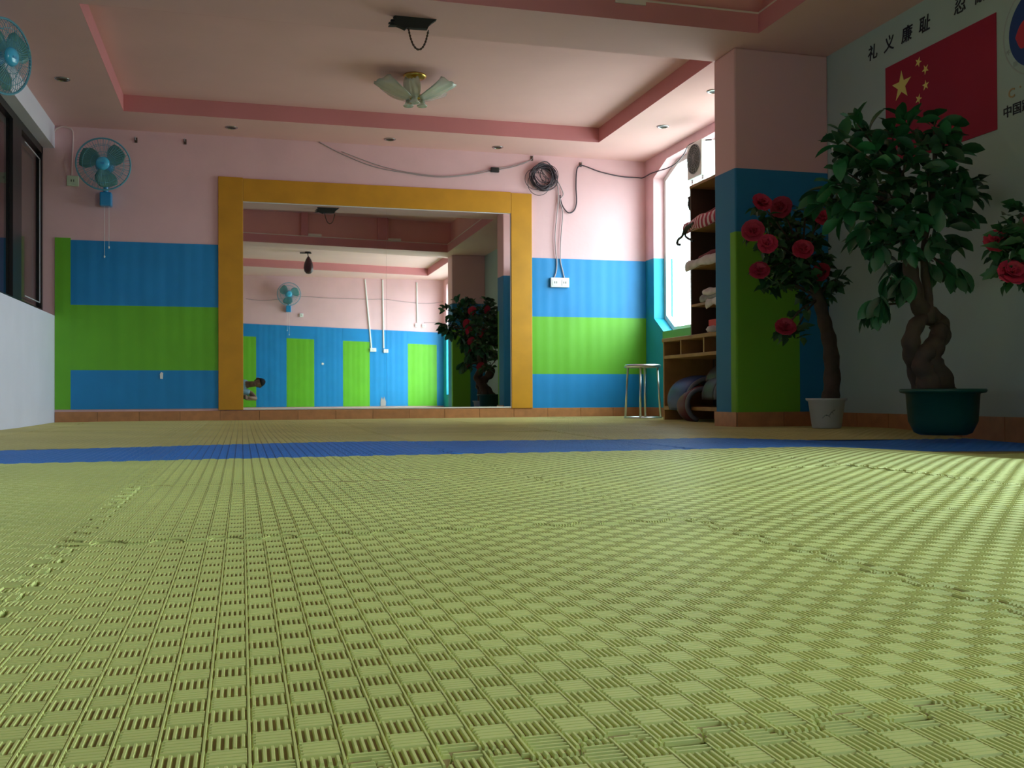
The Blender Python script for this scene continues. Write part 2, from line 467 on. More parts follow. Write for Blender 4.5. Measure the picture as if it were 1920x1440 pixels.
# ---- far wall
zt = H+.62
wall_back = struct(plate(rect(LX-.28, -.12, WX+.2, zt), [], 1, D, .12).build('wall_back', m_pink))
def ripple_panel(x0, x1, z0, z1, m, y=D, depth=.008, parent=None, sgn=-1, top=None):
    mb = MB(); n = max(4, int((x1-x0)/.012)); vs = []; fs = []
    def wv(x): return .0011*(.5+.5*math.sin(x*2*math.pi/.105+1.2*math.sin(x*3.1)))+.0008*math.sin(x*23)
    for i in range(n+1):
        x = x0+(x1-x0)*i/n; yy = y+sgn*(depth+wv(x)); z1_ = z1 if top is None else top(x)
        vs += [(x, y, z0), (x, yy, z0), (x, yy, z1_), (x, y, z1_)]
    for i in range(n):
        a = i*4; b = a+4
        for q in range(3): fs.append((a+q, b+q, b+q+1, a+q+1))
    fs += [(0,1,2,3), (n*4, n*4+3, n*4+2, n*4+1)]
    mb.add(vs, fs)
    return mb.build('padding_panel', m, parent, smooth=False)
XL0 = LX; gx1 = -1.404
SK = .105
for (a, b, c, d, m) in [(XL0+.002, gx1, SK, 1.569, m_green),
                        (gx1, -.19, .998, 1.552, m_blue), (gx1, -.19, .440, .998, m_green), (gx1, -.19, SK, .440, m_blue),
                        (2.695, WX-.002, .965, 1.530, m_blue), (2.695, WX-.002, .411, .965, m_green), (2.695, WX-.002, .085, .411, m_blue)]:
    ripple_panel(a, b, c, d, m, parent=wall_back)

# ---- skirting of terracotta tiles
def skirting(name, p0, p1, h, th, nrm, tile=.33, parent_label=None):
    p0 = Vector(p0); p1 = Vector(p1); L = (p1-p0).length; d = (p1-p0)/L; n = Vector(nrm)
    mb = MB()
    def bx(a, b, z0, z1, t0, t1, mb):
        q = [p0+d*a+n*t0, p0+d*b+n*t0, p0+d*b+n*t1, p0+d*a+n*t1]
        v = [(w.x, w.y, z0) for w in q]+[(w.x, w.y, z1) for w in q]
        mb.add(v, [(0,3,2,1),(4,5,6,7),(0,1,5,4),(1,2,6,5),(2,3,7,6),(3,0,4,7)])
    bx(0, L, -.07, h-.004, 0, th*.6, mb); base = struct(mb.build(name, m_grout))
    k = max(1, round(L/tile)); 
    for i in range(k):
        mt_ = MB(); bx(L*i/k+.0015, L*(i+1)/k-.0015, -.068, h, th*.3, th+rnd.uniform(-.0008, .0008), mt_)
        mt_.build('tile', m_skirt, base, bevel=.0015)
    return base
skirting('baseboard_back', (LX+.003, D, 0), (WX-.02, D, 0), .085, .014, (0, -1, 0))
# ---- window wall (right) in three stretches: window bay, white stretch, rear bay with the second window
m_wr = two_tone('bay_wall_paint', (.012, .33, .50), C_PINK, 1.537, rect=(6.2, 8.76, .69, .81), rcol=(.16, .45, .10))
octo = [(W1[0]+.2, W1[2]), (8.74, W1[2]), (W1[1], .95), (W1[1], 2.315), (8.64, W1[3]), (W1[0]+.2, W1[3]), (W1[0], 2.315), (W1[0], .95)]
wall_right = struct(plate(rect(PY+.2, -.12, D+.12, zt), [octo], 0, WX, .20).build('wall_right', m_wr))
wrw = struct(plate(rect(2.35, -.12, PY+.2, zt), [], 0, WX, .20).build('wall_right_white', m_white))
w2 = rect(W2[0], W2[2], W2[1], W2[3])
wrr = struct(plate(rect(RY-.12, -.12, 2.35, zt), [w2], 0, WX, .20).build('wall_right_rear', m_wr))
skirting('baseboard_right', (WX, D-.02, 0), (WX, PY+.3, 0), .085, .014, (-1, 0, 0))
skirting('baseboard_right_white', (WX, PY-.002, 0), (WX, 2.41, 0), .0875, .014, (-1, 0, 0))
# windows: frames, mullions, panes
def window(name, y0, y1, z0, z1, ys, bars, x=WX+.11, octagon=None, col=m_wplastic):
    w = struct(thing(name, '', ''))
    del w['label']; del w['category']
    w.location = (x, y0, z0)
    f = .045
    if octagon:
        cy, cz = (y0+y1)/2, (z0+z1)/2
        inner = []
        for i in range(len(octagon)):
            a = Vector(octagon[i-1]); b = Vector(octagon[i]); c = Vector(octagon[(i+1) % len(octagon)])
            d1 = (b-a).normalized(); d2 = (c-b).normalized(); n1 = Vector((-d1.y, d1.x)); n2 = Vector((-d2.y, d2.x))
            k = f/(1+n1.dot(n2)); inner.append(tuple(b+(n1+n2)*k))
        plate(octagon, [inner], 0, x, .05).build('window_frame', col, w)
        plate(inner, [], 0, x+.022, .005).build('pane', gm, w)
    else:
        plate(rect(y0, z0, y1, z1), [rect(y0+f, z0+f, y1-f, z1-f)], 0, x, .05).build('window_frame', col, w)
        plate(rect(y0+f, z0+f, y1-f, z1-f), [], 0, x+.022, .005).build('pane', gm, w)
    for (a, b, c, d) in bars:
        MB().box((x-.004, a, b), (x+.045, c, d)).build('mullion', col, w)
    return w
window('window_1', *W1, None, [(8.30, W1[2]+.04, 8.335, W1[3]-.04), (7.68, W1[2]+.04, 7.73, W1[3]-.04), (6.95, W1[2]+.04, 7.0, W1[3]-.04), (7.73, 1.86, 8.30, 1.91)], octagon=octo)
window('window_2', *W2, None, [(.1, W2[2]+.04, .14, W2[3]-.04), (.95, W2[2]+.04, .99, W2[3]-.04)])
# ---- pillars
def pillar(name, x0, y0, y1, zp, green_y, gx1_):
    m = bpy.data.materials.new(name+'_paint'); m.use_nodes = True; t = m.node_tree; b = t.nodes['Principled BSDF']
    g_ = t.nodes.new('ShaderNodeNewGeometry'); s = t.nodes.new('ShaderNodeSeparateXYZ'); t.links.new(g_.outputs['Position'], s.inputs[0])
    def cmp(sock, op, v):
        q = t.nodes.new('ShaderNodeMath'); q.operation = op; t.links.new(sock, q.inputs[0]); q.inputs[1].default_value = v; return q.outputs[0]
    def mul(a, c):
        q = t.nodes.new('ShaderNodeMath'); q.operation = 'MULTIPLY'; t.links.new(a, q.inputs[0]); t.links.new(c, q.inputs[1]); return q.outputs[0]
    mx = t.nodes.new('ShaderNodeMix'); mx.data_type = 'RGBA'; mx.inputs[6].default_value = (.01, .20, .42, 1); mx.inputs[7].default_value = (.78, .47, .48, 1)
    t.links.new(cmp(s.outputs['Z'], 'GREATER_THAN', zp), mx.inputs[0])
    f = mul(mul(cmp(s.outputs['X'], 'LESS_THAN', gx1_), cmp(s.outputs['Z'], 'LESS_THAN', 1.295)), cmp(s.outputs['Y'], 'LESS_THAN' if green_y[1] else 'GREATER_THAN', green_y[0]))
    m2 = t.nodes.new('ShaderNodeMix'); m2.data_type = 'RGBA'; t.links.new(f, m2.inputs[0]); t.links.new(mx.outputs[2], m2.inputs[6]); m2.inputs[7].default_value = (.16, .42, .02, 1)
    t.links.new(m2.outputs[2], b.inputs['Base Color']); b.inputs['Roughness'].default_value = .6
    return struct(MB().box((x0, y0, 0), (WX, y1, H)).build(name, m, bevel=.012))
pillar('wall_right_pillar', PX, PY, PY+.30, PPAINT, (PY+.075, True), 3.645)
pillar('wall_right_rear_pillar', 3.32, 2.08, 2.42, 1.73, (2.35, False), 3.62)
skirting('baseboard_pillar', (PX-.001, PY, 0), (WX-.016, PY, 0), .092, .012, (0, -1, 0))
skirting('baseboard_pillar_side', (PX, PY+.30, 0), (PX, PY-.012, 0), .092, .012, (-1, 0, 0))

# ---- left side: low white wall, window band, downstand
LT = .905
wall_left = struct(MB().box((LX-.12, RY, -.10), (LX, D, LT)).build('wall_left', m_wains, bevel=.004))
struct(MB().box((LX-.12, RY, 2.33), (LX, D, zt)).build('wall_left_downstand', m_wains))
WLX = LX-.105
wl = struct(thing('window_3', '', '')); del wl['label']; del wl['category']; wl.location = (WLX, 0, LT)
def lfr(y0, y1, z0, z1, d=.03, nm='window_frame', m=m_dark): return MB().box((WLX-d, y0, z0), (WLX+.012, y1, z1)).build(nm, m, wl)
lfr(D-.05, D-.003, LT, 2.33, nm='window_frame')
lfr(RY, D-.003, LT, LT+.05); lfr(RY, D-.003, 2.27, 2.33)
for yb in (8.02, 6.6, 5.2, 3.8, 2.4, 1.0, -.4):
    w_ = .30 if yb == 8.02 else .12
    lfr(yb, yb+w_, LT+.05, 2.27, d=.05, nm='mullion')
# inner pale glazing bead of the last casement
bead = MB(); y0, y1, z0, z1 = 8.42, 9.02, LT+.09, 2.20
for a in [((WLX+.012, y0, z1-.008), (WLX+.018, y1, z1)), ((WLX+.012, y1-.012, z0), (WLX+.018, y1, z1)), ((WLX+.012, y0, z0), (WLX+.018, y1, z0+.008))]: bead.box(*a)
bead.build('glazing_bead', mat('pale_bead', (.55, .55, .62), .4), wl)
yb_ = [RY, -.4, 1.0, 2.4, 3.8, 5.2, 6.6, 8.02, D-.05]
for a, b in zip(yb_[:-1], yb_[1:]):
    MB().box((WLX-.018, a+.02, LT+.04), (WLX-.012, b, 2.28)).build('pane', gm, wl)
# unlit corridor behind the left windows
struct(MB().box((LX-1.3, RY, -.1), (LX-1.2, D+.1, zt)).build('wall_corridor', m_maroon))
struct(MB().box((LX-1.2, RY, -.1), (LX-.12, D, -.05)).build('floor_corridor', m_soot))
struct(MB().box((LX-1.2, D, -.1), (LX-.28, D+.1, zt)).build('wall_corridor_end', m_maroon))

# ---- rear wall behind the camera
wall_rear = struct(plate(rect(LX-1.3, -.12, WX+.2, zt), [], 1, RY-.12, .12).build('wall_rear', m_pink))
ptop = lambda x: 1.612-.034*x
gtop = lambda x: 1.372-.036*x
greens = [(-1.2, -.75), (-.25, .27), (.83, 1.35), (1.895, 2.412), (3.16, 3.74)]
xs = LX+.002
for (a, b) in greens:
    ripple_panel(xs, a, .03, 0, m_blue, y=RY, parent=wall_rear, sgn=1, top=ptop)
    ripple_panel(a, b, .03, 0, m_green, y=RY, parent=wall_rear, sgn=1, top=gtop)
    mbx = MB(); mbx.add([(a, RY, gtop(a)), (b, RY, gtop(b)), (b, RY, ptop(b)), (a, RY, ptop(a)), (a, RY+.01, gtop(a)), (b, RY+.01, gtop(b)), (b, RY+.01, ptop(b)), (a, RY+.01, ptop(a))], [(0,1,2,3),(4,7,6,5),(0,4,5,1),(1,5,6,2),(2,6,7,3),(3,7,4,0)])
    mbx.build('padding_panel', m_blue, wall_rear)
    xs = b
ripple_panel(xs, WX-.002, .03, 0, m_blue, y=RY, parent=wall_rear, sgn=1, top=ptop)

# ---- ceiling: soffit sheet with three recessed trays and a broken hole
t1 = rect(TL, 6.27, TR, 8.56)
t2 = [(TL, 3.22), (3.20, 2.66), (3.20, 5.705), (TL, 5.705)]
t3 = [(TL, .42), (3.44, -.42), (3.44, 2.0), (TL, 2.90)]
ceiling = struct(plate(rect(LX, RY, WX, D), [t1, t2, t3], 2, H, .02).build('ceiling', m_ceil))
struct(MB().box((LX-1.3, RY-.1, zt-.02), (WX+.2, D+.1, zt+.08)).build('ceiling_slab', m_soot))
def tray(nm, loop, rec, mtop, mside, hole_=None):
    n = len(loop); c = Vector((sum(p[0] for p in loop)/n, sum(p[1] for p in loop)/n))
    out = []
    for p in loop:
        d = Vector(p)-c; out.append((p[0]+.04*(1 if d.x > 0 else -1), p[1]+.04*(1 if d.y > 0 else -1)))
    s = plate(out, [loop], 2, H+.0205, rec-.0205)
    for i in range(n):   # the visible cheek reaches down to the soffit edge
        a, b = loop[i], loop[(i+1) % n]
        ca, cb = [(p[0]-.0015*(1 if p[0] > c.x else -1), p[1]-.0015*(1 if p[1] > c.y else -1)) for p in (a, b)]
        s.add([(*a, H), (*b, H), (*b, H+.03), (*a, H+.03), (*ca, H), (*cb, H), (*cb, H+.03), (*ca, H+.03)], [(0,1,2,3),(4,7,6,5),(0,4,5,1),(3,2,6,7)])
    tr = struct(s.build('trim_'+nm, mside))
    if mtop: struct(plate(out, [], 2, H+rec, .02).build('ceiling_tray_'+nm, mtop))
    return tr
tray('1', t1, REC, m_ceil, m_rose)
m_pale = mat('pale_trim', (.80, .68, .62), .6)
tr2 = tray('2', t2, .125, None, m_rose)
# the middle recess is deep: above a projecting band with a pale ledge the cheeks step back and go on up
led = [(p[0]+(.07 if p[0] > 1 else -.07), p[1]+(.07 if p[1] > 4 else -.07)) for p in t2]
plate([(p[0]+(.02 if p[0] > 1 else -.02), p[1]+(.02 if p[1] > 4 else -.02)) for p in led], [t2], 2, H+.125, .012).build('ledge', m_pale, tr2)
up_ = plate([(p[0]+(.03 if p[0] > 1 else -.03), p[1]+(.03 if p[1] > 4 else -.03)) for p in led], [led], 2, H+.137, .35)
struct(up_.build('trim_2_upper', m_salmon))
struct(plate([(p[0]+(.03 if p[0] > 1 else -.03), p[1]+(.03 if p[1] > 4 else -.03)) for p in led], [], 2, H+.487, .02).build('ceiling_tray_2', m_ceil))
for (xa, xb_, k) in [(.88, .98, 1), (2.06, 2.22, 1), (-.3, -.2, 1)]:
    for far in (0, 1):
        if far: MB().box((xa, 5.705+.02, H+.14), (xb_, 5.705+.069, H+.486)).build('pilaster', m_rose, tr2); MB().box((xb_, 5.705-.012, H+.1), (xb_+.20, 5.705+.068, H+.142)).build('block', m_pale, tr2)
        else:
            yn = 3.22+(xa-TL)/(3.2-TL)*(2.66-3.22)
            MB().box((xa, yn-.066, H+.14), (xb_, yn-.0, H+.486)).build('pilaster', m_rose, tr2)
            MB().box((xb_, yn-.06, H+.1375), (xb_+.20, yn+.03, H+.165)).build('block', m_pale, tr2)
tray('3', t3, .14, m_ceil, m_rose)
# ================================================================ MIRROR
x0, x1, z0, z1 = .014, 2.489, .098, 1.95
mir = thing('wall_mirror', 'large wall mirror on the far wall inside a broad golden brown board frame', 'mirror', (x0, D, z0))
seam = 1.296
def pane(xa, xb_):
    a, b = D-.0085, D-.0055      # foot stands 3 mm further out than the head
    MB().add([(xa,a,z0),(xb_,a,z0),(xb_,D-.0008,z0),(xa,D-.0008,z0),(xa,b,z1),(xb_,b,z1),(xb_,D-.0008,z1),(xa,D-.0008,z1)], [(0,3,2,1),(4,5,6,7),(0,1,5,4),(1,2,6,5),(2,3,7,6),(3,0,4,7)]).build('mirror_pane', m_mirror, mir)
pane(x0, seam-.0006); pane(seam+.0006, x1)
MB().box((x1-.010, D-.0105, z0), (x1, D-.0087, z1-.012)).build('edge_strip', mat('edge_strip', (.75, .72, .8), .4), mir)
MB().box((x0, D-.0105, z1-.010), (x1, D-.0087, z1)).build('edge_strip', MT['edge_strip'], mir)
MB().box((x0, D-.012, z0-.008), (x1, D-.0087, z0+.004)).build('bottom_bead', mat('white_bead', (.8, .76, .74), .5), mir)
def board(a, b, c, d, t_=.022):
    MB().box((a, D-t_, c), (b, D-.0008, d)).build('frame_board', m_gold, mir, bevel=.003)
board(-.196, x0+.002, .09, 2.158)
board(x0+.003, x1-.003, z1-.003, 2.150, .021)
board(x1-.001, 2.694, .085, 2.143)

# ================================================================ helpers for small things on walls
def tube_obj(name, pts, r, m, label, cat, k=6, parent=None, n=6, group=None):
    o = MB().tube(smooth_path(pts, k), r, n).build(name, m, parent, smooth=True)
    if label: tag(o, label, cat, group)
    return o
def bw(x, y, d=.006): return at(x, y, 1, D-d)
tube_obj('wall_cable', [bw(*p) for p in [(598,266),(640,288),(700,312),(760,324),(822,332),(880,328),(925,320),(962,313),(985,305),(998,298)]], .0045, m_cablew, 'long pale cable sagging along the far wall above the mirror frame', 'cable')
tube_obj('wall_cable', [bw(*p, .012) for p in [(640,284),(720,313),(800,328),(860,329),(925,317),(960,311),(990,302)]], .0035, m_cablew, 'thin second strand twisted along the long pale cable above the mirror', 'cable')
o = MB().box(tuple(bw(921,322,.03)), (bw(935,315).x, D-.002, bw(935,315).z)).build('cable_clip', m_black, bevel=.003); tag(o, 'small black clip on the pale cable left of the cable coil', 'clip')
# coil
mbc = MB(); cc = bw(1019, 331, .035); rr_ = random.Random(7)
for k in range(15):
    R = .110*(1+rr_.uniform(-.14, .14)); ox, oz = rr_.uniform(-.018, .018), rr_.uniform(-.022, .015); ph = rr_.uniform(0, 6.28); ec = rr_.uniform(.92, 1.06)
    pts = [(cc.x+ox+R*math.cos(w)*ec+.008*math.sin(3*w+ph), cc.y+rr_.uniform(-.014, .014)+.012*math.sin(w+ph), cc.z+oz+R*math.sin(w)*1.02+.006*math.cos(2*w+ph)) for w in [2*math.pi*i/26 for i in range(26)]]
    mbc.tube(pts, .0052, 6, closed=True)
for (px_, py_, R, e_) in [(1004, 336, .105, 1.0), (1010, 345, .115, .95), (1030, 328, .10, .9)]:
    q = bw(px_, py_, .03); pts = [(q.x+R*math.cos(w)*e_, q.y, q.z+R*.95*math.sin(w)) for w in [2*math.pi*i/30 for i in range(30)]]
    mbc.tube(pts, .003, 6, closed=True)
for (a, b) in [((-.06, .07), (.05, -.06)), ((-.02, .08), (.06, -.02)), ((-.08, .0), (.06, -.05))]:
    mbc.tube(smooth_path([(cc.x+a[0], cc.y, cc.z+a[1]), (cc.x+(a[0]+b[0])/2-.02, cc.y-.01, cc.z+(a[1]+b[1])/2-.03), (cc.x+b[0], cc.y, cc.z+b[1])], 8), .0035, 6)
coil = mbc.build('cable_coil', m_cable, smooth=True); tag(coil, 'thick tangled coil of black cable hung on the far wall right of the mirror', 'cable')
def nail(x, y, label, s=1.0):
    p = bw(x, y, 0); t_ = thing('wall_hook', label, 'hook', tuple(p))
    MB().box((p.x-.012*s, D-.006, p.z-.022*s), (p.x+.012*s, D-.0005, p.z+.022*s)).build('plate', m_woodd, t_)
    MB().tube(smooth_path([(p.x, D-.004, p.z), (p.x, D-.045, p.z-.004), (p.x, D-.05, p.z+.02*s)], 4), .004, 6).build('pin', m_steel, t_)
nail(255, 263, 'small metal hook on the pink far wall, left one of two above the wall fan')
nail(347, 266, 'small metal hook on the pink far wall, right one of two above the wall fan')
nail(1088, 309, 'small metal hook on the far wall carrying the dark cable to the window')
nail(997, 297, 'small metal hook on the far wall above the black cable coil')
tube_obj('drop_cable', [bw(*p, .018) for p in [(1040,336),(1046,350),(1047,372),(1044,405),(1041,440),(1042,470),(1044,490),(1043,508),(1039,521)]], .006, m_cablew, 'left of two cables dropping from the coil to the white socket', 'cable')
tube_obj('drop_cable', [bw(*p, .018) for p in [(1046,340),(1052,352),(1056,365),(1050,376),(1055,398),(1053,430),(1051,460),(1051,490),(1055,508),(1058,521)]], .006, m_cablew, 'right of two cables dropping from the coil to the white socket', 'cable')
ww = lambda x, y: at(x, y, 0, WX-.012)
tube_obj('dark_cable', [bw(*p, .014) for p in [(1050,366),(1052,378),(1057,390),(1066,399),(1076,395),(1081,380),(1080,350),(1081,322),(1085,312),(1095,311),(1125,322),(1165,331),(1195,333)]]+[Vector((WX-.03, D-.02, bw(1208,334).z))]+[ww(*p) for p in [(1221,325),(1240,319),(1252,315),(1268,306)]]+[at(1283, 288, 0, 3.80), at(1290, 274, 0, 3.72), at(1303, 267, 0, 3.72), at(1320, 263, 0, 3.74), at(1334, 262, 0, 3.76)], .006, m_cable, 'dark cable looping from the coil across the corner to the window', 'cable')
def socket_box(p0, p1, axis_y, sgn, name, label, cat, marks=1, group=None, m=m_wplastic, dep=.028):
    t_ = thing(name, label, cat, ((p0[0]+p1[0])/2, axis_y, p0[1]), group)
    ya, yb_2 = sorted((axis_y, axis_y+sgn*dep))
    MB().box((p0[0], ya, p0[1]), (p1[0], yb_2, p1[1])).build('box', m, t_, bevel=.004)
    for k in range(marks):
        xa = p0[0]+(p1[0]-p0[0])*(k+.18)/marks; xb = p0[0]+(p1[0]-p0[0])*(k+.82)/marks; zc = (p0[1]+p1[1])/2; hh = (p1[1]-p0[1])*.33
        yy = axis_y+sgn*dep; y1_, y2_ = sorted((yy, yy+sgn*.003))
        fpl = MB().box((xa, y1_, zc-hh), (xb, y2_, zc+hh)).build('faceplate', m, t_, bevel=.001)
        for s in (-1, 1):
            MB().box(((xa+xb)/2+s*(xb-xa)*.16-.003, min(yy+sgn*.003, yy+sgn*.0042), zc-.010), ((xa+xb)/2+s*(xb-xa)*.16+.003, max(yy+sgn*.003, yy+sgn*.0042), zc+.010)).build('slot', m_black, fpl)
    return t_
a, b = bw(1031, 539, 0), bw(1065, 522, 0)
socket_box((a.x, a.z), (b.x, b.z), D-.012, -1, 'wall_socket', 'white double wall socket on the blue padding right of the mirror', 'socket', 2)
a, b = bw(126, 349, 0), bw(148, 331, 0)
socket_box((a.x, a.z), (b.x, b.z), D, -1, 'wall_switch', 'pale green switch box left of the far wall fan', 'switch', 1, m=m_ivory)
tube_obj('conduit', [bw(*p, .008) for p in [(134,332),(135,300),(137,260),(136,246),(130,240),(118,237),(106,241),(101,248)]], .008, mat('pink_conduit', (.72, .52, .52), .6), 'thin conduit rising from the green switch box to the ceiling corner', 'conduit')
p = bw(303, 704, .012); mbq = MB(); mbq.add([(p.x-.012, D-.0135, p.z-.028), (p.x+.01, D-.0135, p.z-.03), (p.x+.013, D-.0135, p.z+.022), (p.x-.004, D-.0135, p.z+.03), (p.x-.014, D-.0135, p.z+.012)], [(0,1,2,3,4)])
o = mbq.build('tape_scrap', m_wplastic, solid=.002); tag(o, 'small white scrap of tape on the lower blue padding left of the mirror', 'scrap')

# ================================================================ WALL FANS
def fan(label, mount, rz, tilt=0.0, R=.215, reach=.24):
    t_ = thing('wall_fan', label, 'fan', mount)
    t_.rotation_euler = (0, 0, rz)
    L = dict(local=True)
    # local frame: wall plane y=0, fan looks to -y
    MB().box((-.048, -.085, -.062), (.048, 0, .058)).build('base_box', m_fanb, t_, bevel=.01, **L)
    MB().tube(smooth_path([(0, -.055, .05), (0, -.07, .11), (0, -.07, .18), (0, -.10, .24)], 4), .022, 10).build('arm', m_fanb, t_, smooth=True, **L)
    zc = .27; ct, st = math.cos(tilt), math.sin(tilt)
    def T(x, y, z): return (x, y*ct-z*st-.13, y*st+z*ct+zc)
    def tr(mb): mb.v = [T(*p) for p in mb.v]; return mb
    tr(MB().lathe([(0, .05), (.045, .045), (.07, .02), (.075, -.02), (.06, -.045), (0, -.05)], (0, 0, 0), 24, axis='y')).build('motor', m_fanb, t_, smooth=True, **L)
    cage = MB()
    def ringy(r, y, w): cage.tube([(r*math.cos(a), y, r*math.sin(a)) for a in [2*math.pi*i/40 for i in range(40)]], w, 6, closed=True)
    ringy(R, -.085, .0075); ringy(R*.45, -.125, .002); ringy(R*.75, -.118, .002); ringy(R*.2, -.13, .002)
    ringy(R*.75, -.052, .002); ringy(R*.4, -.04, .002)
    for i in range(56):
        a = 2*math.pi*i/56; c_, s_ = math.cos(a), math.sin(a)
        cage.tube([(r*c_, y, r*s_) for r, y in [(.035, -.131), (R*.5, -.128), (R*.85, -.112), (R, -.085)]], .0017, 4, caps=False)
        if i % 2 == 0: cage.tube([(r*c_, y, r*s_) for r, y in [(.06, -.03), (R*.6, -.042), (R*.9, -.06), (R, -.085)]], .0015, 4, caps=False)
    tr(cage).build('guard', m_cage, t_, **L)
    hubc = tr(MB().lathe([(0, -.152), (.028, -.151), (.048, -.144), (.056, -.130), (.054, -.122), (0, -.12)], (0, 0, 0), 24, axis='y')).build('hub_cap', m_fanc, t_, smooth=True, **L)
    tr(MB().box((-.014, -.1555, -.008), (.014, -.1510, .004))).build('badge', m_fanb, hubc, **L)
    for k in range(3):
        a0 = 2*math.pi*k/3+.5; vs = []; fs = []; nr, na = 6, 6
        for i in range(nr+1):
            r = .04+(R*.90-.04)*i/nr
            wd = .95*math.sin(math.pi*min(1, .25+.60*i/nr))+.15
            for j in range(na+1):
                u = j/na-.5; a = a0+u*wd*1.25+.25*i/nr
                vs.append((r*math.cos(a), -.085+u*.05, r*math.sin(a)))
        for i in range(nr):
            for j in range(na): q = i*(na+1)+j; fs.append((q, q+1, q+na+2, q+na+1))
        mb_ = MB().add(vs, fs); tr(mb_).build('blade', m_blade, t_, smooth=True, solid=.002, **L)
    for (dx, ln) in ((-.012, .42), (.024, .34)):
        c_ = MB().tube([(dx, -.05, -.062), (dx, -.05, -.062-ln)], .0016, 5); c_.lathe([(0, 0), (.006, -.004), (.006, -.018), (0, -.022)], (dx, -.05, -.062-ln), 10)
        c_.build('pull_cord', m_wplastic, t_, smooth=True, **L)
    return t_
mp = bw(199, 374, .04); 
fan('pale blue caged wall fan on the far wall left of the mirror', (mp.x, D, mp.z), 0, .06, R=.215)
fp = at(3, 112, 0, LX+.15)
fan('pale blue caged wall fan high on the left wall, cut by the photo edge', (LX, fp.y+.0, fp.z-.27), math.radians(62), .12, R=.215)
rp = at(541, 576, 1, RY+.05, True)
fan('pale blue wall fan on the rear wall, seen only in the mirror', (rp.x, RY, rp.z), math.pi, .05)

# ================================================================ things on the rear wall (seen in the mirror)
def rw(x, y, d=0): return at(x, y, 1, RY+d, True)
for i, (top, bot, lab) in enumerate([((684,518),(696,650),'white conduit down the rear wall to the left socket, seen in the mirror'), ((717,520),(719,650),'white conduit down the rear wall to the right socket, seen in the mirror'), ((781,527),(782,602),'short white conduit down the rear wall to the two switches, seen in the mirror')]):
    a, b = rw(*top), rw(*bot)
    o = MB().tube([(a.x, RY+.012, H-.02 if i < 2 else a.z), (b.x, RY+.012 if i == 2 else RY+.016, b.z)], .014, 6).build('conduit', m_wplastic); tag(o, lab, 'conduit')
for (x, y, w, lab, nm, cat) in [(699,653,.12,'white wall socket on the rear wall at the foot of the left conduit','wall_socket','socket'), (723,655,.09,'white wall socket on the rear wall at the foot of the right conduit','wall_socket','socket'),
                      (565,588,.07,'white switch on the rear wall beside the mirrored fan','wall_switch','switch'), (781,607,.07,'left white switch of two on the rear wall near the pillar','wall_switch','switch'), (794,608,.07,'right white switch of two on the rear wall near the pillar','wall_switch','switch')]:
    p = rw(x, y); yo = RY+.012 if nm == 'wall_socket' else RY
    socket_box((p.x-w/2, p.z-.035), (p.x+w/2, p.z+.035), yo, 1, nm, lab, cat, 1)
tube_obj('wall_wire', [rw(x, y, .008) for x, y in [(461,557),(500,560),(560,553),(620,556),(692,558),(722,558),(760,563),(800,566),(838,562)]], .004, m_cablew, 'thin wire running along the rear pink wall, seen in the mirror', 'wire')
tube_obj('wall_wire', [rw(x, y, .008) for x, y in [(795,602),(815,602),(842,604)]], .004, m_cablew, 'thin wire from the rear switches towards the rear pillar', 'wire')
p = rw(605, 679, .012); o = MB().lathe([(0, 0), (.022, .001), (.022, .004), (0, .005)], (p.x, RY+.012, p.z), 14, axis='y').build('wall_sticker', m_wplastic); tag(o, 'small white oval sticker on the rear blue padding, seen in the mirror', 'sticker')
p = rw(718, 748, .0)
mb_ = MB(); mb_.add([(p.x-.05, RY+.0145, .03), (p.x+.05, RY+.0145, .03), (p.x+.055, RY+.0145, .12), (p.x+.02, RY+.0145, .22), (p.x, RY+.0145, .15), (p.x-.03, RY+.0145, .21), (p.x-.05, RY+.0145, .12)], [(0,1,2,3,4,5,6)])
o = mb_.build('torn_patch', m_cablew, solid=.002); tag(o, 'grey torn patch at the foot of the rear blue padding, seen in the mirror', 'patch')
# hanging speed bag
bp = at(577, 474, 2, H+.10, True)
bag = thing('speed_bag', 'dark maroon teardrop punching bag hanging from the rear ceiling tray, seen in the mirror', 'punching bag', (bp.x, bp.y, H+.14))
MB().lathe([(0, .14), (.05, .14), (.05, .128), (0, .125)], (bp.x, bp.y, H), 20).build('ceiling_plate', m_black, bag)
MB().box((bp.x-.13, bp.y-.02, H+.11), (bp.x+.06, bp.y+.02, H+.128)).build('bracket', m_black, bag)
MB().tube([(bp.x, bp.y, H+.115), (bp.x+.01, bp.y, H+.05)], .008, 8).build('strap', m_black, bag)
MB().lathe([(0, .06), (.02, .055), (.045, .01), (.072, -.06), (.082, -.13), (.07, -.19), (.04, -.225), (0, -.235)], (bp.x+.012, bp.y, H), 24).build('bag', mat('maroon_leather', (.05, .008, .02), .4), bag, smooth=True)

# ================================================================ CEILING FITTINGS
for i, (x, y, lab) in enumerate([(117,148,'round recessed ceiling light above the left windows'), (434,239,'round recessed ceiling light, leftmost of the row above the mirror'), (731,261,'round recessed ceiling light above the middle of the mirror'), (933,276,'round recessed ceiling light above the right end of the mirror'), (1243,237,'round recessed ceiling light near the window corner'), (1338,171,'round recessed ceiling light half hidden behind the pillar')]):
    p = at(x, y, 2, H); t_ = thing('ceiling_light', lab, 'light', (p.x, p.y, H))
    MB().lathe([(.036, -.001), (.038, -.008), (.052, -.005), (.054, -.0005), (.036, -.0005)], (p.x, p.y, H), 28).build('trim_ring', m_chrome, t_, smooth=True)
    MB().lathe([(.036, -.003), (.025, -.0022), (0, -.002)], (p.x, p.y, H), 24).build('lens', m_black if i != 0 else m_woodd, t_, smooth=True)
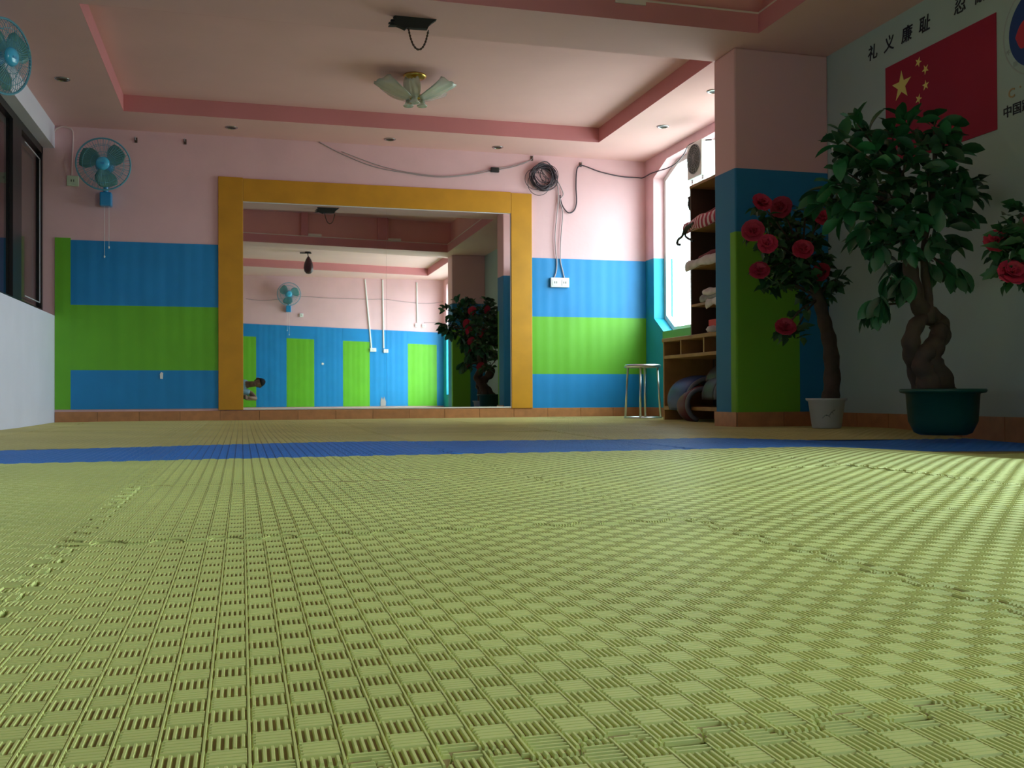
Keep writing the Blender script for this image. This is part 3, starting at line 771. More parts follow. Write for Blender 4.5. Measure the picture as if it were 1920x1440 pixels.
# ragged black board fixed under the beam, with a chain loop
BY = 5.985
hp = [(741,24.5),(770,24.5),(800,27),(819,29.5),(812,41),(805,47),(802,53.5),(780,52.5),(764,51),(760,54),(752,50),(744,47),(729,47),(741,44),(729,41.5),(742,39),(733,36),(744,34),(738,30)]
hl = [at(x, y, 1, BY) for x, y in hp]
hl = [(p.x, min(p.z, H-.0005)) for p in hl]
o = plate(hl, [], 1, BY, .035).build('ceiling_board', m_soot); tag(o, 'ragged black board hanging under the ceiling beam above the chandelier', 'board')
A, B = at(766, 54, 1, BY+.01), at(803, 55, 1, BY+.01)
ch = thing('hanging_chain', 'dark metal chain looping below the ragged black ceiling board', 'chain', tuple((A+B)/2))
low = at(785, 93, 1, A.y); N = 30
pts = []
for i in range(401):
    u = i/400; x = A.x+(B.x-A.x)*u; s = 2*u-1; pts.append(Vector((x, A.y, low.z+(A.z-low.z)*(.72*abs(s)**2+.28*abs(s)**5))))
seg = [0]
for i in range(1, len(pts)): seg.append(seg[-1]+(pts[i]-pts[i-1]).length)
def along(d):
    for i in range(1, len(pts)):
        if seg[i] >= d: return pts[i-1].lerp(pts[i], (d-seg[i-1])/(seg[i]-seg[i-1]+1e-9)), (pts[i]-pts[i-1]).normalized()
    return pts[-1], (pts[-1]-pts[-2]).normalized()
for i in range(N):
    p, t_v = along(seg[-1]*(i+.5)/N); ln = seg[-1]/N*.68
    side = Vector((0, 1, 0)) if i % 2 else t_v.cross(Vector((0, 1, 0))).normalized()
    ring = [p+t_v*math.cos(w)*ln+side*math.sin(w)*ln*.55 for w in [2*math.pi*k/14 for k in range(14)]]
    MB().tube(ring, .0036, 5, closed=True).build('chain_link', m_woodd, ch, smooth=True)
# chandelier
cp = at(778, 141, 2, H+REC); cz = H+REC
cl = thing('flower_chandelier', 'ceiling lamp of frosted glass petals around a brass centre', 'chandelier', (cp.x, cp.y, cz))
MB().lathe([(0, 0), (.085, 0), (.09, -.012), (.07, -.025), (.03, -.03), (0, -.03)], (cp.x, cp.y, cz), 28).build('canopy', m_brass, cl, smooth=True)
for k in range(3):
    a = k*2.1; MB().tube([(cp.x+.02*math.cos(a), cp.y+.02*math.sin(a), cz-.02), (cp.x+.03*math.cos(a), cp.y+.03*math.sin(a), cz-.155)], .006, 8).build('rod', m_brass, cl)
MB().lathe([(0, -.15), (.055, -.155), (.06, -.17), (.035, -.185), (.02, -.20), (0, -.205)], (cp.x, cp.y, cz), 28).build('hub', m_brass, cl, smooth=True)
for k, (deg, wk) in enumerate([(188, 1.15), (104, .95), (34, 1.0), (-24, 1.0), (250, .5)]):
    a0 = math.radians(deg); vs = []; fs = []; nu, nv = 10, 16; Lk = .27 if wk > .6 else .15
    for i in range(nu+1):
        u = i/nu; rad = .05+Lk*u; wd = .13*wk*math.sin(math.pi*(.10+.70*u))**.6
        for j in range(nv+1):
            v = 2*j/nv-1; z = cz-.190+.10*u**1.3+.03*v*v*(.25+u)+.006*math.cos(v*14)*u
            rx = rad*(1-.30*v*v*u*u); vs.append((cp.x+rx*math.cos(a0)-wd*v*math.sin(a0), cp.y+rx*math.sin(a0)+wd*v*math.cos(a0), z))
    for i in range(nu):
        for j in range(nv): q = i*(nv+1)+j; fs.append((q, q+1, q+nv+2, q+nv+1))
    MB().add(vs, fs).build('glass_petal', m_glasst, cl, smooth=True, solid=.006)
for k in range(3):
    a0 = 2*math.pi*k/3+.3; c_ = (cp.x+.06*math.cos(a0), cp.y+.06*math.sin(a0), cz-.19)
    MB().lathe([(.01, .01), (.02, 0), (.026, -.02), (.042, -.038), (.038, -.042), (0, -.03)], c_, 18).build('small_shade', m_glasst, cl, smooth=True)

# ================================================================ CABINET, TALL SHELF AND STOOL
CX = 3.391; c_y0, c_y1 = PY+.33, 7.66; CT = .675
cab = thing('low_cabinet', 'low wooden cabinet with open cubbyholes standing between window corner and pillar', 'cabinet', (CX, c_y0, 0))
xb = WX-.03
def cbx(nm, lo, hi, m=m_wood): return MB().box(lo, hi).build(nm, m, cab, bevel=.003)
cbx('top', (CX-.006, c_y0, CT-.03), (xb, c_y1+.01, CT))
cbx('side_panel', (CX, c_y1-.022, .0), (xb, c_y1, CT-.03)); cbx('side_panel', (CX, c_y0, .0), (xb, c_y0+.022, CT-.03))
cbx('shelf', (CX, c_y0+.022, .505), (xb, c_y1-.022, .532)); cbx('shelf', (CX, c_y0+.022, .085), (xb, c_y1-.022, .115))
cbx('back_panel', (xb-.012, c_y0+.022, .115), (xb, c_y1-.022, CT-.03), m_woodd)
for yy in (7.32, 6.91, 6.55): cbx('divider', (CX+.002, yy-.011, .532), (xb-.012, yy+.011, CT-.03))
SX = 3.425; s_y0, s_y1 = PY+.33, 7.20; ST = 1.835
sh = thing('tall_shelf', 'tall dark open shelf standing on the low cabinet beside the window', 'shelf', (SX, s_y0, CT))
def sbx(nm, lo, hi, m=m_woodd): return MB().box(lo, hi).build(nm, m, sh, bevel=.002)
sbx('side_panel', (SX, s_y1-.02, CT), (xb-.06, s_y1, ST)); sbx('side_panel', (SX, s_y0, CT), (xb-.06, s_y0+.02, ST))
sbx('top', (SX-.004, s_y0, ST), (xb-.06, s_y1+.004, ST+.022), m_wood)
sbx('back_panel', (xb-.075, s_y0+.02, CT), (xb-.06, s_y1-.02, ST))
shz = [1.514, 1.216, .918]
for z in shz: sbx('shelf', (SX, s_y0+.02, z-.02), (xb-.076, s_y1-.02, z), m_wood)
# cloths on the tall shelf
m_cloth = bpy.data.materials.new('striped_cloth'); m_cloth.use_nodes = True
t = m_cloth.node_tree; b = t.nodes['Principled BSDF']; b.inputs['Roughness'].default_value = .8
wv = t.nodes.new('ShaderNodeTexWave'); wv.bands_direction = 'Y'; wv.inputs['Scale'].default_value = 7; wv.inputs['Distortion'].default_value = 1.5; tc = t.nodes.new('ShaderNodeTexCoord'); t.links.new(tc.outputs['Object'], wv.inputs['Vector'])
cr = t.nodes.new('ShaderNodeValToRGB'); cr.color_ramp.elements[0].position = .45; cr.color_ramp.elements[0].color = (.42, .04, .08, 1); cr.color_ramp.elements[1].position = .62; cr.color_ramp.elements[1].color = (.75, .55, .6, 1)
t.links.new(wv.outputs['Fac'], cr.inputs[0]); t.links.new(cr.outputs[0], b.inputs['Base Color'])
m_wcloth = mat('white_cloth', (.68, .62, .64), .85, .15, 20); m_rcloth = mat('maroon_cloth', (.20, .02, .04), .8, .2, 12); m_gcloth = mat('grey_cloth', (.30, .30, .32), .85, .2, 15)
m_redbox = mat('red_card', (.60, .02, .03), .5)
def drape(name, y0, y1, z, m, label, cat, over=.06, drop=.05, th=.02, depth=.26, rise=.0, group=None, seed=1, skew=0):
    """a folded garment lying on a shelf with its front hanging over the edge"""
    r = random.Random(seed); vs = []; fs = []; na, nb = 14, 18
    for j in range(nb+1):
        y = y0+(y1-y0)*j/nb; f = j/nb
        for i in range(na+1):
            u = i/na; L = (depth+over+drop)*u; L0 = depth
            edge_ = SX-over*(.8+.25*math.sin(j*.55+seed))*(1-skew+skew*f)
            if u < .75: x = SX+depth-(SX+depth-edge_)*(u/.75); zz = z+th+rise*f+.008*math.sin(j*.9+i*.7+seed)
            else: q = (u-.75)/.25; x = edge_-.01*math.sin(q*3); zz = z+th+rise*f-(drop+th)*q*(1+.25*math.sin(j*.6+seed))
            vs.append((x, y, zz))
    for j in range(nb):
        for i in range(na): q = j*(na+1)+i; fs.append((q, q+1, q+na+2, q+na+1))
    o = MB().add(vs, fs).build(name, m, smooth=True, solid=th*.7)
    return tag(o, label, cat, group)
drape('folded_uniform', 6.36, 7.14, shz[0], m_cloth, 'red and white striped garment spilling off the highest shelf of the tall shelf', 'clothing', over=.10, drop=.012, th=.06, rise=-.035, seed=2, skew=.6)
drape('folded_uniform', 6.40, 7.0, shz[0]+.085, m_rcloth, 'maroon garment lying on top of the striped one on the highest shelf', 'clothing', over=.04, drop=.02, th=.03, rise=-.06, seed=5, skew=.4)
drape('folded_uniform', 6.36, 7.15, shz[1], m_wcloth, 'pinkish white folded garment hanging off the second shelf down', 'clothing', over=.055, drop=.010, th=.045, rise=-.02, seed=3, skew=.5)
drape('folded_uniform', 6.36, 7.0, shz[1]+.07, m_rcloth, 'maroon garment on top of the white one on the second shelf down', 'clothing', over=.02, drop=.01, th=.026, rise=-.04, seed=8)
drape('folded_uniform', 6.45, 6.98, shz[2]+.016, m_gcloth, 'grey folded garment on the third shelf down of the tall shelf', 'clothing', over=.01, drop=.005, th=.03, seed=4)
drape('folded_uniform', 6.42, 6.92, shz[2]+.062, m_wcloth, 'white folded garment on top of the grey one on the third shelf', 'clothing', over=.025, drop=.012, th=.024, seed=6)
drape('folded_uniform', 6.40, 6.86, shz[2]+.002, m_wcloth, 'thin white garment with a corner hanging below the third shelf board', 'clothing', over=.035, drop=.05, th=.012, seed=9)
o = MB().box((SX+.02, 6.60, CT), (SX+.20, 6.93, CT+.105)).build('red_box', m_redbox, bevel=.004); tag(o, 'bright red box at the foot of the tall shelf', 'box')
o = MB().lathe([(0, 0), (.045, .002), (.055, .02), (.04, .042), (0, .05)], (SX-.045+.01, 6.74, CT), 16).build('white_bundle', m_wcloth, smooth=True); tag(o, 'small white bundle in front of the red box on the cabinet', 'bundle')
st1 = [at(*p, 0, SX-.10) for p in [(1301,418),(1290,424),(1284,430),(1279,443),(1272,449),(1270,457),(1275,459)]]
tube_obj('hanging_belt', st1, .011, m_black, 'black belt end dangling in front of the window from the highest shelf', 'belt')
st2 = [at(*p, 0, SX-.09) for p in [(1296,424),(1287,432),(1285,442),(1290,447),(1296,450),(1300,452)]]
tube_obj('hanging_belt', st2, .009, m_black, 'second black belt end looping beside the tall shelf side', 'belt')
p = at(1292, 378, 0, SX+.02); o = MB().lathe([(0, -.06), (.02, -.05), (.032, -.01), (.026, .03), (.03, .05), (0, .07)], (SX+.03, s_y1+.034, p.z-.02), 14).build('dark_pouch', m_black, smooth=True); tag(o, 'small dark pouch hung on the tall shelf side by the window', 'pouch')
# protectors in the cabinet
def pad(name, c, rx, rz, th, a0, a1, m1, m2, label, tilt=0, y=.30, yaw=0, group=None):
    """a curved padded body protector"""
    t_ = thing(name, label, 'body protector', c, group)
    def sheet(r0, w, m, nm):
        vs = []; fs = []; na, nb = 18, 8
        for i in range(na+1):
            a = a0+(a1-a0)*i/na
            for j in range(nb+1):
                v = 2*j/nb-1; bulge = th*(1-abs(v)**3)*.5*math.sin(math.pi*min(1, max(0, .08+.84*i/na)))**.4
                for sgn in (0,):
                    q = Vector(((rx+r0+bulge)*math.cos(a), v*w/2, (rz+r0+bulge)*math.sin(a)))
                    q = Matrix.Rotation(tilt, 3, 'Y')@q; q = Matrix.Rotation(yaw, 3, 'Z')@q
                    vs.append(tuple(Vector(c)+q))
        for i in range(na):
            for j in range(nb): k = i*(nb+1)+j; fs.append((k, k+1, k+nb+2, k+nb+1))
        return MB().add(vs, fs).build(nm, m, t_, smooth=True, solid=th)
    sheet(0, y, m1, 'shell'); 
    # piping along both long edges
    for s in (-1, 1):
        pts = []
        for i in range(19):
            a = a0+(a1-a0)*i/18; q = Vector(((rx)*math.cos(a), s*y/2, (rz)*math.sin(a))); q = Matrix.Rotation(tilt, 3, 'Y')@q; q = Matrix.Rotation(yaw, 3, 'Z')@q; pts.append(Vector(c)+q)
        MB().tube(pts, th*.62, 8).build('piping', m2, t_, smooth=True)
    return t_
m_bl = mat('blue_pad', (.02, .05, .20), .45, .1, 9); m_mr = mat('maroon_pad', (.11, .012, .035), .5, .1, 9); m_gy = mat('grey_piping', (.13, .14, .18), .5); m_bk = mat('dark_pad', (.02, .02, .03), .5)
pad('body_protector', (3.56, 7.32, .165), .19, .17, .03, math.radians(40), math.radians(205), m_bl, m_gy, 'blue chest protector spilling forward out of the cabinet', y=.34, yaw=.0)
pad('body_protector', (3.49, 7.20, .13), .13, .125, .03, math.radians(60), math.radians(250), m_mr, m_gy, 'maroon chest protector drooping to the floor under the blue one', y=.22, yaw=-.12)
pad('body_protector', (3.58, 6.82, .20), .17, .16, .028, math.radians(30), math.radians(190), m_bk, m_gy, 'black chest protector with a grey rim lying deeper in the cabinet', y=.34, yaw=-.2)
pad('body_protector', (3.62, 6.86, .31), .15, .12, .028, math.radians(20), math.radians(180), m_bk, m_mr, 'dark chest protector with maroon rim, topmost of the cabinet pile', y=.32, yaw=-.1)
o = MB().box((3.42, 6.45, .117), (3.60, 6.66, .28)).build('red_pad', m_red, bevel=.02); tag(o, 'red square pad standing in the cabinet against the pillar side', 'pad')
o = MB().lathe([(0, .12), (.05, .115), (.09, .08), (.105, .02), (.10, -.03), (.08, -.05), (0, -.05)], (3.52, 6.55, .335), 20).build('head_guard', m_mr, smooth=True); tag(o, 'dark red padded head guard lying on the red pad in the cabinet', 'head guard')
o = MB().lathe([(0, .06), (.03, .055), (.05, .02), (.048, -.03), (0, -.045)], (3.47, 7.53, .17), 16).build('red_glove', m_red, smooth=True); tag(o, 'small red glove wedged at the left end of the cabinet pile', 'glove')

sp = Vector((3.40, 8.12, 0))
stool = thing('round_stool', 'metal stool with a thin round seat beside the low cabinet', 'stool', tuple(sp))
SZ = .475
MB().lathe([(0, SZ), (.150, SZ), (.160, SZ-.008), (.160, SZ-.024), (.152, SZ-.03), (0, SZ-.028)], (sp.x, sp.y, 0), 32).build('seat', m_steel, stool, smooth=True)
for k in range(4):
    a = math.pi/4+k*math.pi/2+.25; MB().tube([(sp.x+.13*math.cos(a), sp.y+.13*math.sin(a), SZ-.028), (sp.x+.155*math.cos(a), sp.y+.155*math.sin(a), .008)], .009, 8).build('leg', m_steel, stool, smooth=True)
MB().tube([(sp.x+.156*math.cos(w), sp.y+.156*math.sin(w), .009) for w in [2*math.pi*i/36 for i in range(36)]], .008, 8, closed=True).build('foot_ring', m_steel, stool, smooth=True)

# white unit with round grille by the window top
a = at(1288, 272, 0, 3.70); b = at(1313, 345, 0, 3.70)
ux0, ux1 = 3.70, 3.80; uy1 = a.y; uy0 = b.y-.02; uz1, uz0 = a.z-.01, 2.045
un = thing('air_unit', 'white boxy air unit with a round grey grille high beside the window', 'air conditioner', (ux0, uy0, uz0))
MB().box((ux0, uy0, uz0), (ux1+.04, uy1, uz1)).build('housing', m_wplastic, un, bevel=.008)
cyu, czu = (uy0+uy1)/2, (uz0+uz1)/2+.008; Ru = min(uy1-uy0, uz1-uz0)*.45
MB().disc((ux0-.0015, cyu, czu), Ru*1.02, 32, 'x').build('fan_opening', mat('grille_grey', (.07, .09, .09), .6), un)
gr = MB()
for r in [Ru*k/6 for k in range(1, 7)]: gr.tube([(ux0-.006, cyu+r*math.cos(w), czu+r*math.sin(w)) for w in [2*math.pi*i/32 for i in range(32)]], .0022, 5, closed=True)
for k in range(8):
    w = math.pi*k/8; gr.tube([(ux0-.008, cyu-Ru*math.cos(w), czu-Ru*math.sin(w)), (ux0-.008, cyu+Ru*math.cos(w), czu+Ru*math.sin(w))], .002, 5)
gr.build('grille', m_gcloth, un)
MB().box((ux0+.03, uy0+.02, uz0-.03), (WX, uy0+.05, uz0)).build('bracket', m_steel, un); MB().box((ux0+.03, uy1-.05, uz0-.03), (WX, uy1-.02, uz0)).build('bracket', m_steel, un)

# ================================================================ FLAG, EMBLEM, LETTERING ON THE WHITE WALL
fy0, fy1, fz0, fz1 = 4.398, 5.338, 1.612, 2.236       # viewer's left is the far end (y = fy1)
XF = WX-.004
flag = thing('wall_flag', 'red flag with one large and four small yellow stars on the white wall', 'flag', (XF, fy1, fz0))
MB().box((XF, fy0, fz0), (WX-.0005, fy1, fz1)).build('cloth', m_flag, flag)
u_ = (fy1-fy0)/30
def star(cx_, cy_, r, ang):
    c = (fy1-cx_*u_, fz1-cy_*(fz1-fz0)/20); vs = [(XF-.0012, c[0], c[1])]
    for k in range(10):
        a = ang+math.pi*k/5; rr = r*u_*(1 if k % 2 == 0 else .382); vs.append((XF-.0012, c[0]-rr*math.sin(a), c[1]+rr*math.cos(a)))
    mb = MB().add(vs, [(0, 1+k, 1+(k+1) % 10) for k in range(10)]); mb.build('star', m_star, flag, solid=.001)
star(5, 5, 3, 0)
for (x, y) in [(10, 2), (12, 4), (12, 7), (10, 9)]: star(x, y, 1, math.atan2(x-5, y-5)+math.pi if False else math.atan2(5-x, -(5-y))+0)
def text3d(body, y, z, size, m, parent, offset=0, shear=0, name='character', ext=.0012):
    cu = bpy.data.curves.new(name, 'FONT'); cu.body = body; cu.size = size; cu.offset = offset; cu.extrude = ext; cu.shear = shear; cu.align_x = 'CENTER'; cu.align_y = 'CENTER'; cu.resolution_u = 3
    o = bpy.data.objects.new('tmp', cu); COL.objects.link(o); bpy.context.view_layer.update()
    dg = bpy.context.evaluated_depsgraph_get(); me = bpy.data.meshes.new_from_object(o.evaluated_get(dg)); bpy.data.objects.remove(o)
    me.name = name; me.materials.clear(); me.materials.append(m)
    ob = bpy.data.objects.new(name, me); COL.objects.link(ob); ob.parent = parent
    # text +x runs toward the camera (-Y), text up = Z, normal = -X
    R = Matrix(((0, 0, -1, 0), (-1, 0, 0, 0), (0, 1, 0, 0), (0, 0, 0, 1)))
    off = Vector((WX-.0016, y, z))-Vector(parent.location)
    ob.matrix_local = Matrix.Translation(off) @ R
    return ob
lt = thing('wall_lettering', 'row of black brush characters painted on the white wall above the flag', 'lettering', (WX, 5.4, 2.38))
for chh, y in zip('礼义廉耻', (5.47, 5.305, 5.135, 4.975)): text3d(chh, y, 2.374, .102, m_ink, lt, offset=.0012, shear=.12)
for chh, y in zip('忍耐克己', (4.675, 4.51, 4.345, 4.18)): text3d(chh, y, 2.374, .102, m_ink, lt, offset=.0012, shear=.12)
ec = (4.105, 2.068)
em = thing('wall_emblem', 'round blue and red emblem in a lettered ring at the right photo edge', 'emblem', (WX, ec[0], ec[1]))
def flat_ring(r0, r1, m, nm, x, n=48):
    vs = []; fs = []
    for i in range(n):
        w = 2*math.pi*i/n
        for r in (r0, r1): vs.append((x, ec[0]+r*math.cos(w), ec[1]+r*math.sin(w)))
    for i in range(n): j = (i+1) % n; fs.append((2*i, 2*i+1, 2*j+1, 2*j))
    return MB().add(vs, fs).build(nm, m, em, solid=.001)
flat_ring(.240, .247, m_gring, 'outer_ring', WX-.001)
MB().disc((WX-.0012, *ec), .205, 48, 'x').build('blue_disc', m_navy, em, solid=.001)
# red swirl and white crescent across the disc
def blob(pts, m, nm, x):
    P = smooth_path([(x, ec[0]-u*.2, ec[1]+v*.2) for u, v in pts]+[(x, ec[0]-pts[0][0]*.2, ec[1]+pts[0][1]*.2)], 6)[:-1]
    return MB().add(P, [tuple(range(len(P)))]).build(nm, m, em, solid=.001)
blob([(-.80,-.08),(-.60,.22),(-.2,.36),(.15,.2),(.45,.3),(.8,.15),(.55,-.15),(.15,-.3),(-.25,-.32),(-.6,-.42)], m_red, 'red_swirl', WX-.0024)
blob([(-.38,.44),(-.05,.60),(.4,.62),(.75,.38),(.4,.42),(.05,.42),(-.25,.34)], m_wplastic, 'white_crescent', WX-.0026)
for k, chh in enumerate('中国跆拳道协会'):
    a = math.radians(200+k*23); text3d(chh, ec[0]-.222*math.cos(a), ec[1]+.222*math.sin(a), .03, m_gring, em, name='ring_character')
text3d('C', 4.295, 1.772, .068, m_goldp, em, name='letter', offset=.001); text3d('·', 4.235, 1.787, .068, m_goldp, em, name='letter', offset=.001)
text3d('T', 4.175, 1.772, .068, m_goldp, em, name='letter', offset=.001); text3d('·', 4.115, 1.787, .068, m_goldp, em, name='letter', offset=.001); text3d('A', 4.055, 1.772, .068, m_goldp, em, name='letter', offset=.001)
for k, chh in enumerate('中国跆拳道协会'): text3d(chh, 4.325-.066*k, 1.682, .066, m_ink, em, offset=.0008)

# ================================================================ PLANTS
def leaf_mesh(name, L, Wd, m, droop=.25, nu=5, lobed=False):
    vs = []; fs = []
    for i in range(nu+1):
        u = i/nu; w = Wd*.5*(math.sin(math.pi*u**(1.25 if not lobed else .8))**.62 if 0 < u < 1 else .04)
        if lobed: w *= 1+.25*math.sin(u*14)
        z = -droop*L*u*u
        for s in (-1, 0, 1): vs.append((w*s, L*u, z+(abs(s))*w*.35))
    for i in range(nu):
        for j in range(2): q = i*3+j; fs.append((q, q+1, q+4, q+3))
    me = bpy.data.meshes.new(name); me.from_pydata(vs, [], fs); me.materials.append(m)
    me.polygons.foreach_set('use_smooth', [True]*len(me.polygons)); return me
def put(me, name, parent, pos, direc, roll, scale):
    d = Vector(direc).normalized(); z = Vector((0,0,1)); x = d.cross(z)
    if x.length < .05: x = Vector((1,0,0))
    x.normalize(); n = x.cross(d); R = Matrix((x, d, n)).transposed(); R = R @ Matrix.Rotation(roll, 3, 'Y')
    o = bpy.data.objects.new(name, me); COL.objects.link(o); o.parent = parent
    o.matrix_local = Matrix.Translation(Vector(pos)-Vector(parent.location)) @ (R*scale).to_4x4(); return o
def pot_mesh(parent, c, R, h, m, rim=.02, foot=.7, rimh=.02, belly=None):
    MB().lathe([(0, 0), (R*foot, 0), (R*(foot+.06), .004), (R*.93, h*.62) if belly is None else (R*belly, h*.35), (R*.95, h-rimh), (R+rim, h-rimh+.003), (R+rim, h), (R-.004, h), (R*.93, h-.03), (0, h-.03)], c, 40).build('pot', m, parent, smooth=False, bevel=0)
    MB().disc((c[0], c[1], c[2]+h-.028), R*.92, 24).build('soil', m_soil, parent)

# --- the tall ficus with the knotted trunk
PYF = 4.36
fz = sag(3.49, PYF)
pc = at(1768, 815, 1, PYF); pc.y = PYF; fz = pc.z
fic = thing('potted_ficus', 'tall leafy tree with a knotted trunk in a dark green pot before the flag', 'plant', (pc.x, pc.y, fz))
rimz = at(1768, 729, 1, PYF).z; ph = rimz-fz
MB().lathe([(0, 0), (.115, 0), (.14, .012), (.168, .07), (.178, ph-.025), (.205, ph-.020), (.212, ph-.008), (.205, ph), (.175, ph-.002), (.165, ph-.03), (0, ph-.03)], (pc.x, pc.y, fz), 40).build('pot', m_gpot, fic, smooth=True)
MB().disc((pc.x, pc.y, fz+ph-.028), .166, 24).build('soil', m_soil, fic)
def fp_(x, y, dy=0): return at(x, y, 1, PYF+dy)
def trunk(pts, radii, name='trunk', parent=fic, m=m_bark, k=5, seed=0):
    P = smooth_path([fp_(*p) for p in pts], k); n = len(P); r = random.Random(seed)
    R_ = [np.interp(i/(n-1)*(len(radii)-1), range(len(radii)), radii)*(1+.10*math.sin(i*1.3+seed)) for i in range(n)]
    return MB().tube(P, R_, 10).build(name, m, parent, smooth=True)
trunk([(1733,740,.02),(1722,700,.03),(1712,665,.0),(1708,640,-.03),(1718,610,-.02),(1738,590,.02),(1752,585,.03)], [.062,.052,.050,.045,.040,.034,.028], seed=1)
trunk([(1768,742,-.01),(1758,705,-.04),(1745,675,-.05),(1752,648,-.04),(1764,625,.0),(1758,603,.03),(1740,590,.03),(1722,570,.0),(1712,530,0),(1705,490,0),(1700,440,0),(1698,380,.03),(1690,320,.0)], [.078,.066,.055,.052,.050,.048,.046,.044,.040,.036,.028,.018,.010], seed=2)
trunk([(1748,742,-.03),(1738,705,-.05),(1728,680,-.06),(1742,655,-.06),(1758,640,-.05),(1763,612,-.01)], [.07,.055,.048,.045,.042,.035], seed=3)
trunk([(1742,605,.0),(1742,575,-.01),(1738,540,0),(1733,500,-.02),(1734,450,-.04),(1745,390,-.05),(1752,320,0),(1750,260,0)], [.035,.024,.022,.020,.017,.014,.010,.006], seed=4)
lm = leaf_mesh('leaf', .128, .062, m_leaf, nu=6)
clusters = [(1607,232,0),(1580,262,-.05),(1632,252,.05),(1605,295,0),(1650,285,-.08),(1590,325,.05),(1570,345,-.05),(1548,372,0),(1600,360,-.1),(1585,390,.02),(1640,395,-.1),(1625,430,.05),(1655,355,.08),
            (1672,250,0),(1700,235,-.1),(1752,228,0),(1735,265,.08),(1775,262,-.05),(1790,290,.05),(1700,300,-.12),(1740,320,-.14),(1780,330,-.05),(1806,345,0),(1822,360,.04),(1690,350,.1),(1760,375,-.12),(1800,400,0),(1715,400,-.12),(1670,420,0),(1650,460,-.04),(1705,455,-.1),(1745,440,-.1),(1775,450,0),(1690,490,.05),(1750,490,.03)]
low_cl = [(1668,520,0),(1655,560,-.02),(1640,570,.03),(1690,520,-.05),(1792,505,0)]
rr_ = random.Random(11); nleaf = 0
joins = [(1700,440,0),(1698,380,.03),(1690,330,0),(1733,470,-.03),(1745,390,-.05),(1752,320,0),(1750,280,0)]
for (x, y, dy) in clusters+low_cl:
    c_ = fp_(x, y, dy+rr_.uniform(-.05, .05))
    cand = joins if (x, y, dy) not in low_cl[:4] else [(1716,560,0)]
    j_ = min(cand, key=lambda q: abs(q[0]-x)+abs(q[1]-(y+35))*.9); J = fp_(*j_)
    mid = J.lerp(c_, .5)+Vector((0, 0, -.012))
    MB().tube(smooth_path([J, mid, c_], 4), [.008, .008, .007, .007, .006, .006, .005, .004, .003], 6).build('branch', m_bark, fic, smooth=True)
    k = 7 if (x, y, dy) in clusters else 9
    outw = (c_-fp_(1705, 380, 0)); outw.z *= .6
    if outw.length > 1e-4: outw.normalize()
    for i in range(k):
        a = 2*math.pi*i/k+rr_.uniform(-.4, .4); el = rr_.uniform(-.75, .75)
        d = Vector((math.cos(a)*math.cos(el), math.sin(a)*math.cos(el)*.8, math.sin(el)))+outw*.7+Vector((0, 0, .15 if y < 300 else -.30 if y < 500 else -.75))
        pos = c_+Vector((rr_.uniform(-.02, .02), rr_.uniform(-.02, .02), rr_.uniform(-.035, .02)))
        put(lm, 'leaf', fic, pos, d, rr_.uniform(-1.1, 1.1), rr_.uniform(.75, 1.15)); nleaf += 1
# the rest of the crown, past the limit of single leaves: one mass of leaves
ms = MB(); base_v = [tuple(v.co) for v in lm.vertices]; base_f = [tuple(p.vertices) for p in lm.polygons]
for (x, y, dy) in clusters:
    c_ = fp_(x, y, dy)
    for i in range(9):
        q = c_.lerp(fp_(1705, 370, 0), rr_.uniform(0, .42))+Vector((rr_.uniform(-.07, .07), rr_.uniform(-.10, .10), rr_.uniform(-.07, .06)))
        a = rr_.uniform(0, 6.28); el = rr_.uniform(-.9, .5); d = Vector((math.cos(a)*math.cos(el), math.sin(a)*math.cos(el), math.sin(el))).normalized()
        x_v = d.cross(Vector((0, 0, 1))).normalized(); R_m = Matrix((x_v, d, x_v.cross(d))).transposed() @ Matrix.Rotation(rr_.uniform(-1.2, 1.2), 3, 'Y')*rr_.uniform(.7, 1.0)
        ms.add([tuple(q+R_m@Vector(v)) for v in base_v], base_f)
ms.build('leaf_mass', m_leaf, fic, smooth=True, kind='stuff')
# --- flower trees
def flower_mesh(R, seed, n=(6, 8, 9)):
    r = random.Random(seed); vs = []; fs = []
    for ring, k in enumerate(n):
        el = [1.15, .65, .12][ring]; Lp = R*[.62, .85, 1.0][ring]; wd = R*[.30, .40, .46][ring]
        for i in range(k):
            a = 2*math.pi*i/k+ring*.4+r.uniform(-.15, .15); e_ = el+r.uniform(-.12, .12); b = len(vs)
            d = Vector((math.cos(a)*math.cos(e_), math.sin(a)*math.cos(e_), math.sin(e_))); s = Vector((-math.sin(a), math.cos(a), 0)); up = s.cross(d)*-1
            for u in (0, .5, .85, 1.0):
                for v in (-1, 0, 1):
                    w = wd*(.25+1.0*math.sin(math.pi*min(1, u*.75+.05)))*v
                    p = d*Lp*u*(1-.12*abs(v)*(u > .9))+s*w+up*(R*.18*math.sin(u*2.2)+R*.07*(v*v)+r.uniform(-.04, .04)*R)
                    vs.append(tuple(p))
            for q in range(3):
                for w in range(2): t0 = b+q*3+w; fs.append((t0, t0+1, t0+4, t0+3))
    me = bpy.data.meshes.new('flower'); me.from_pydata(vs, [], fs); me.materials.append(m_petal); return me
fm = [flower_mesh(.070, s) for s in (1, 2, 3)]
lm2 = leaf_mesh('leaf', .088, .046, m_leaf2, nu=6, lobed=True)
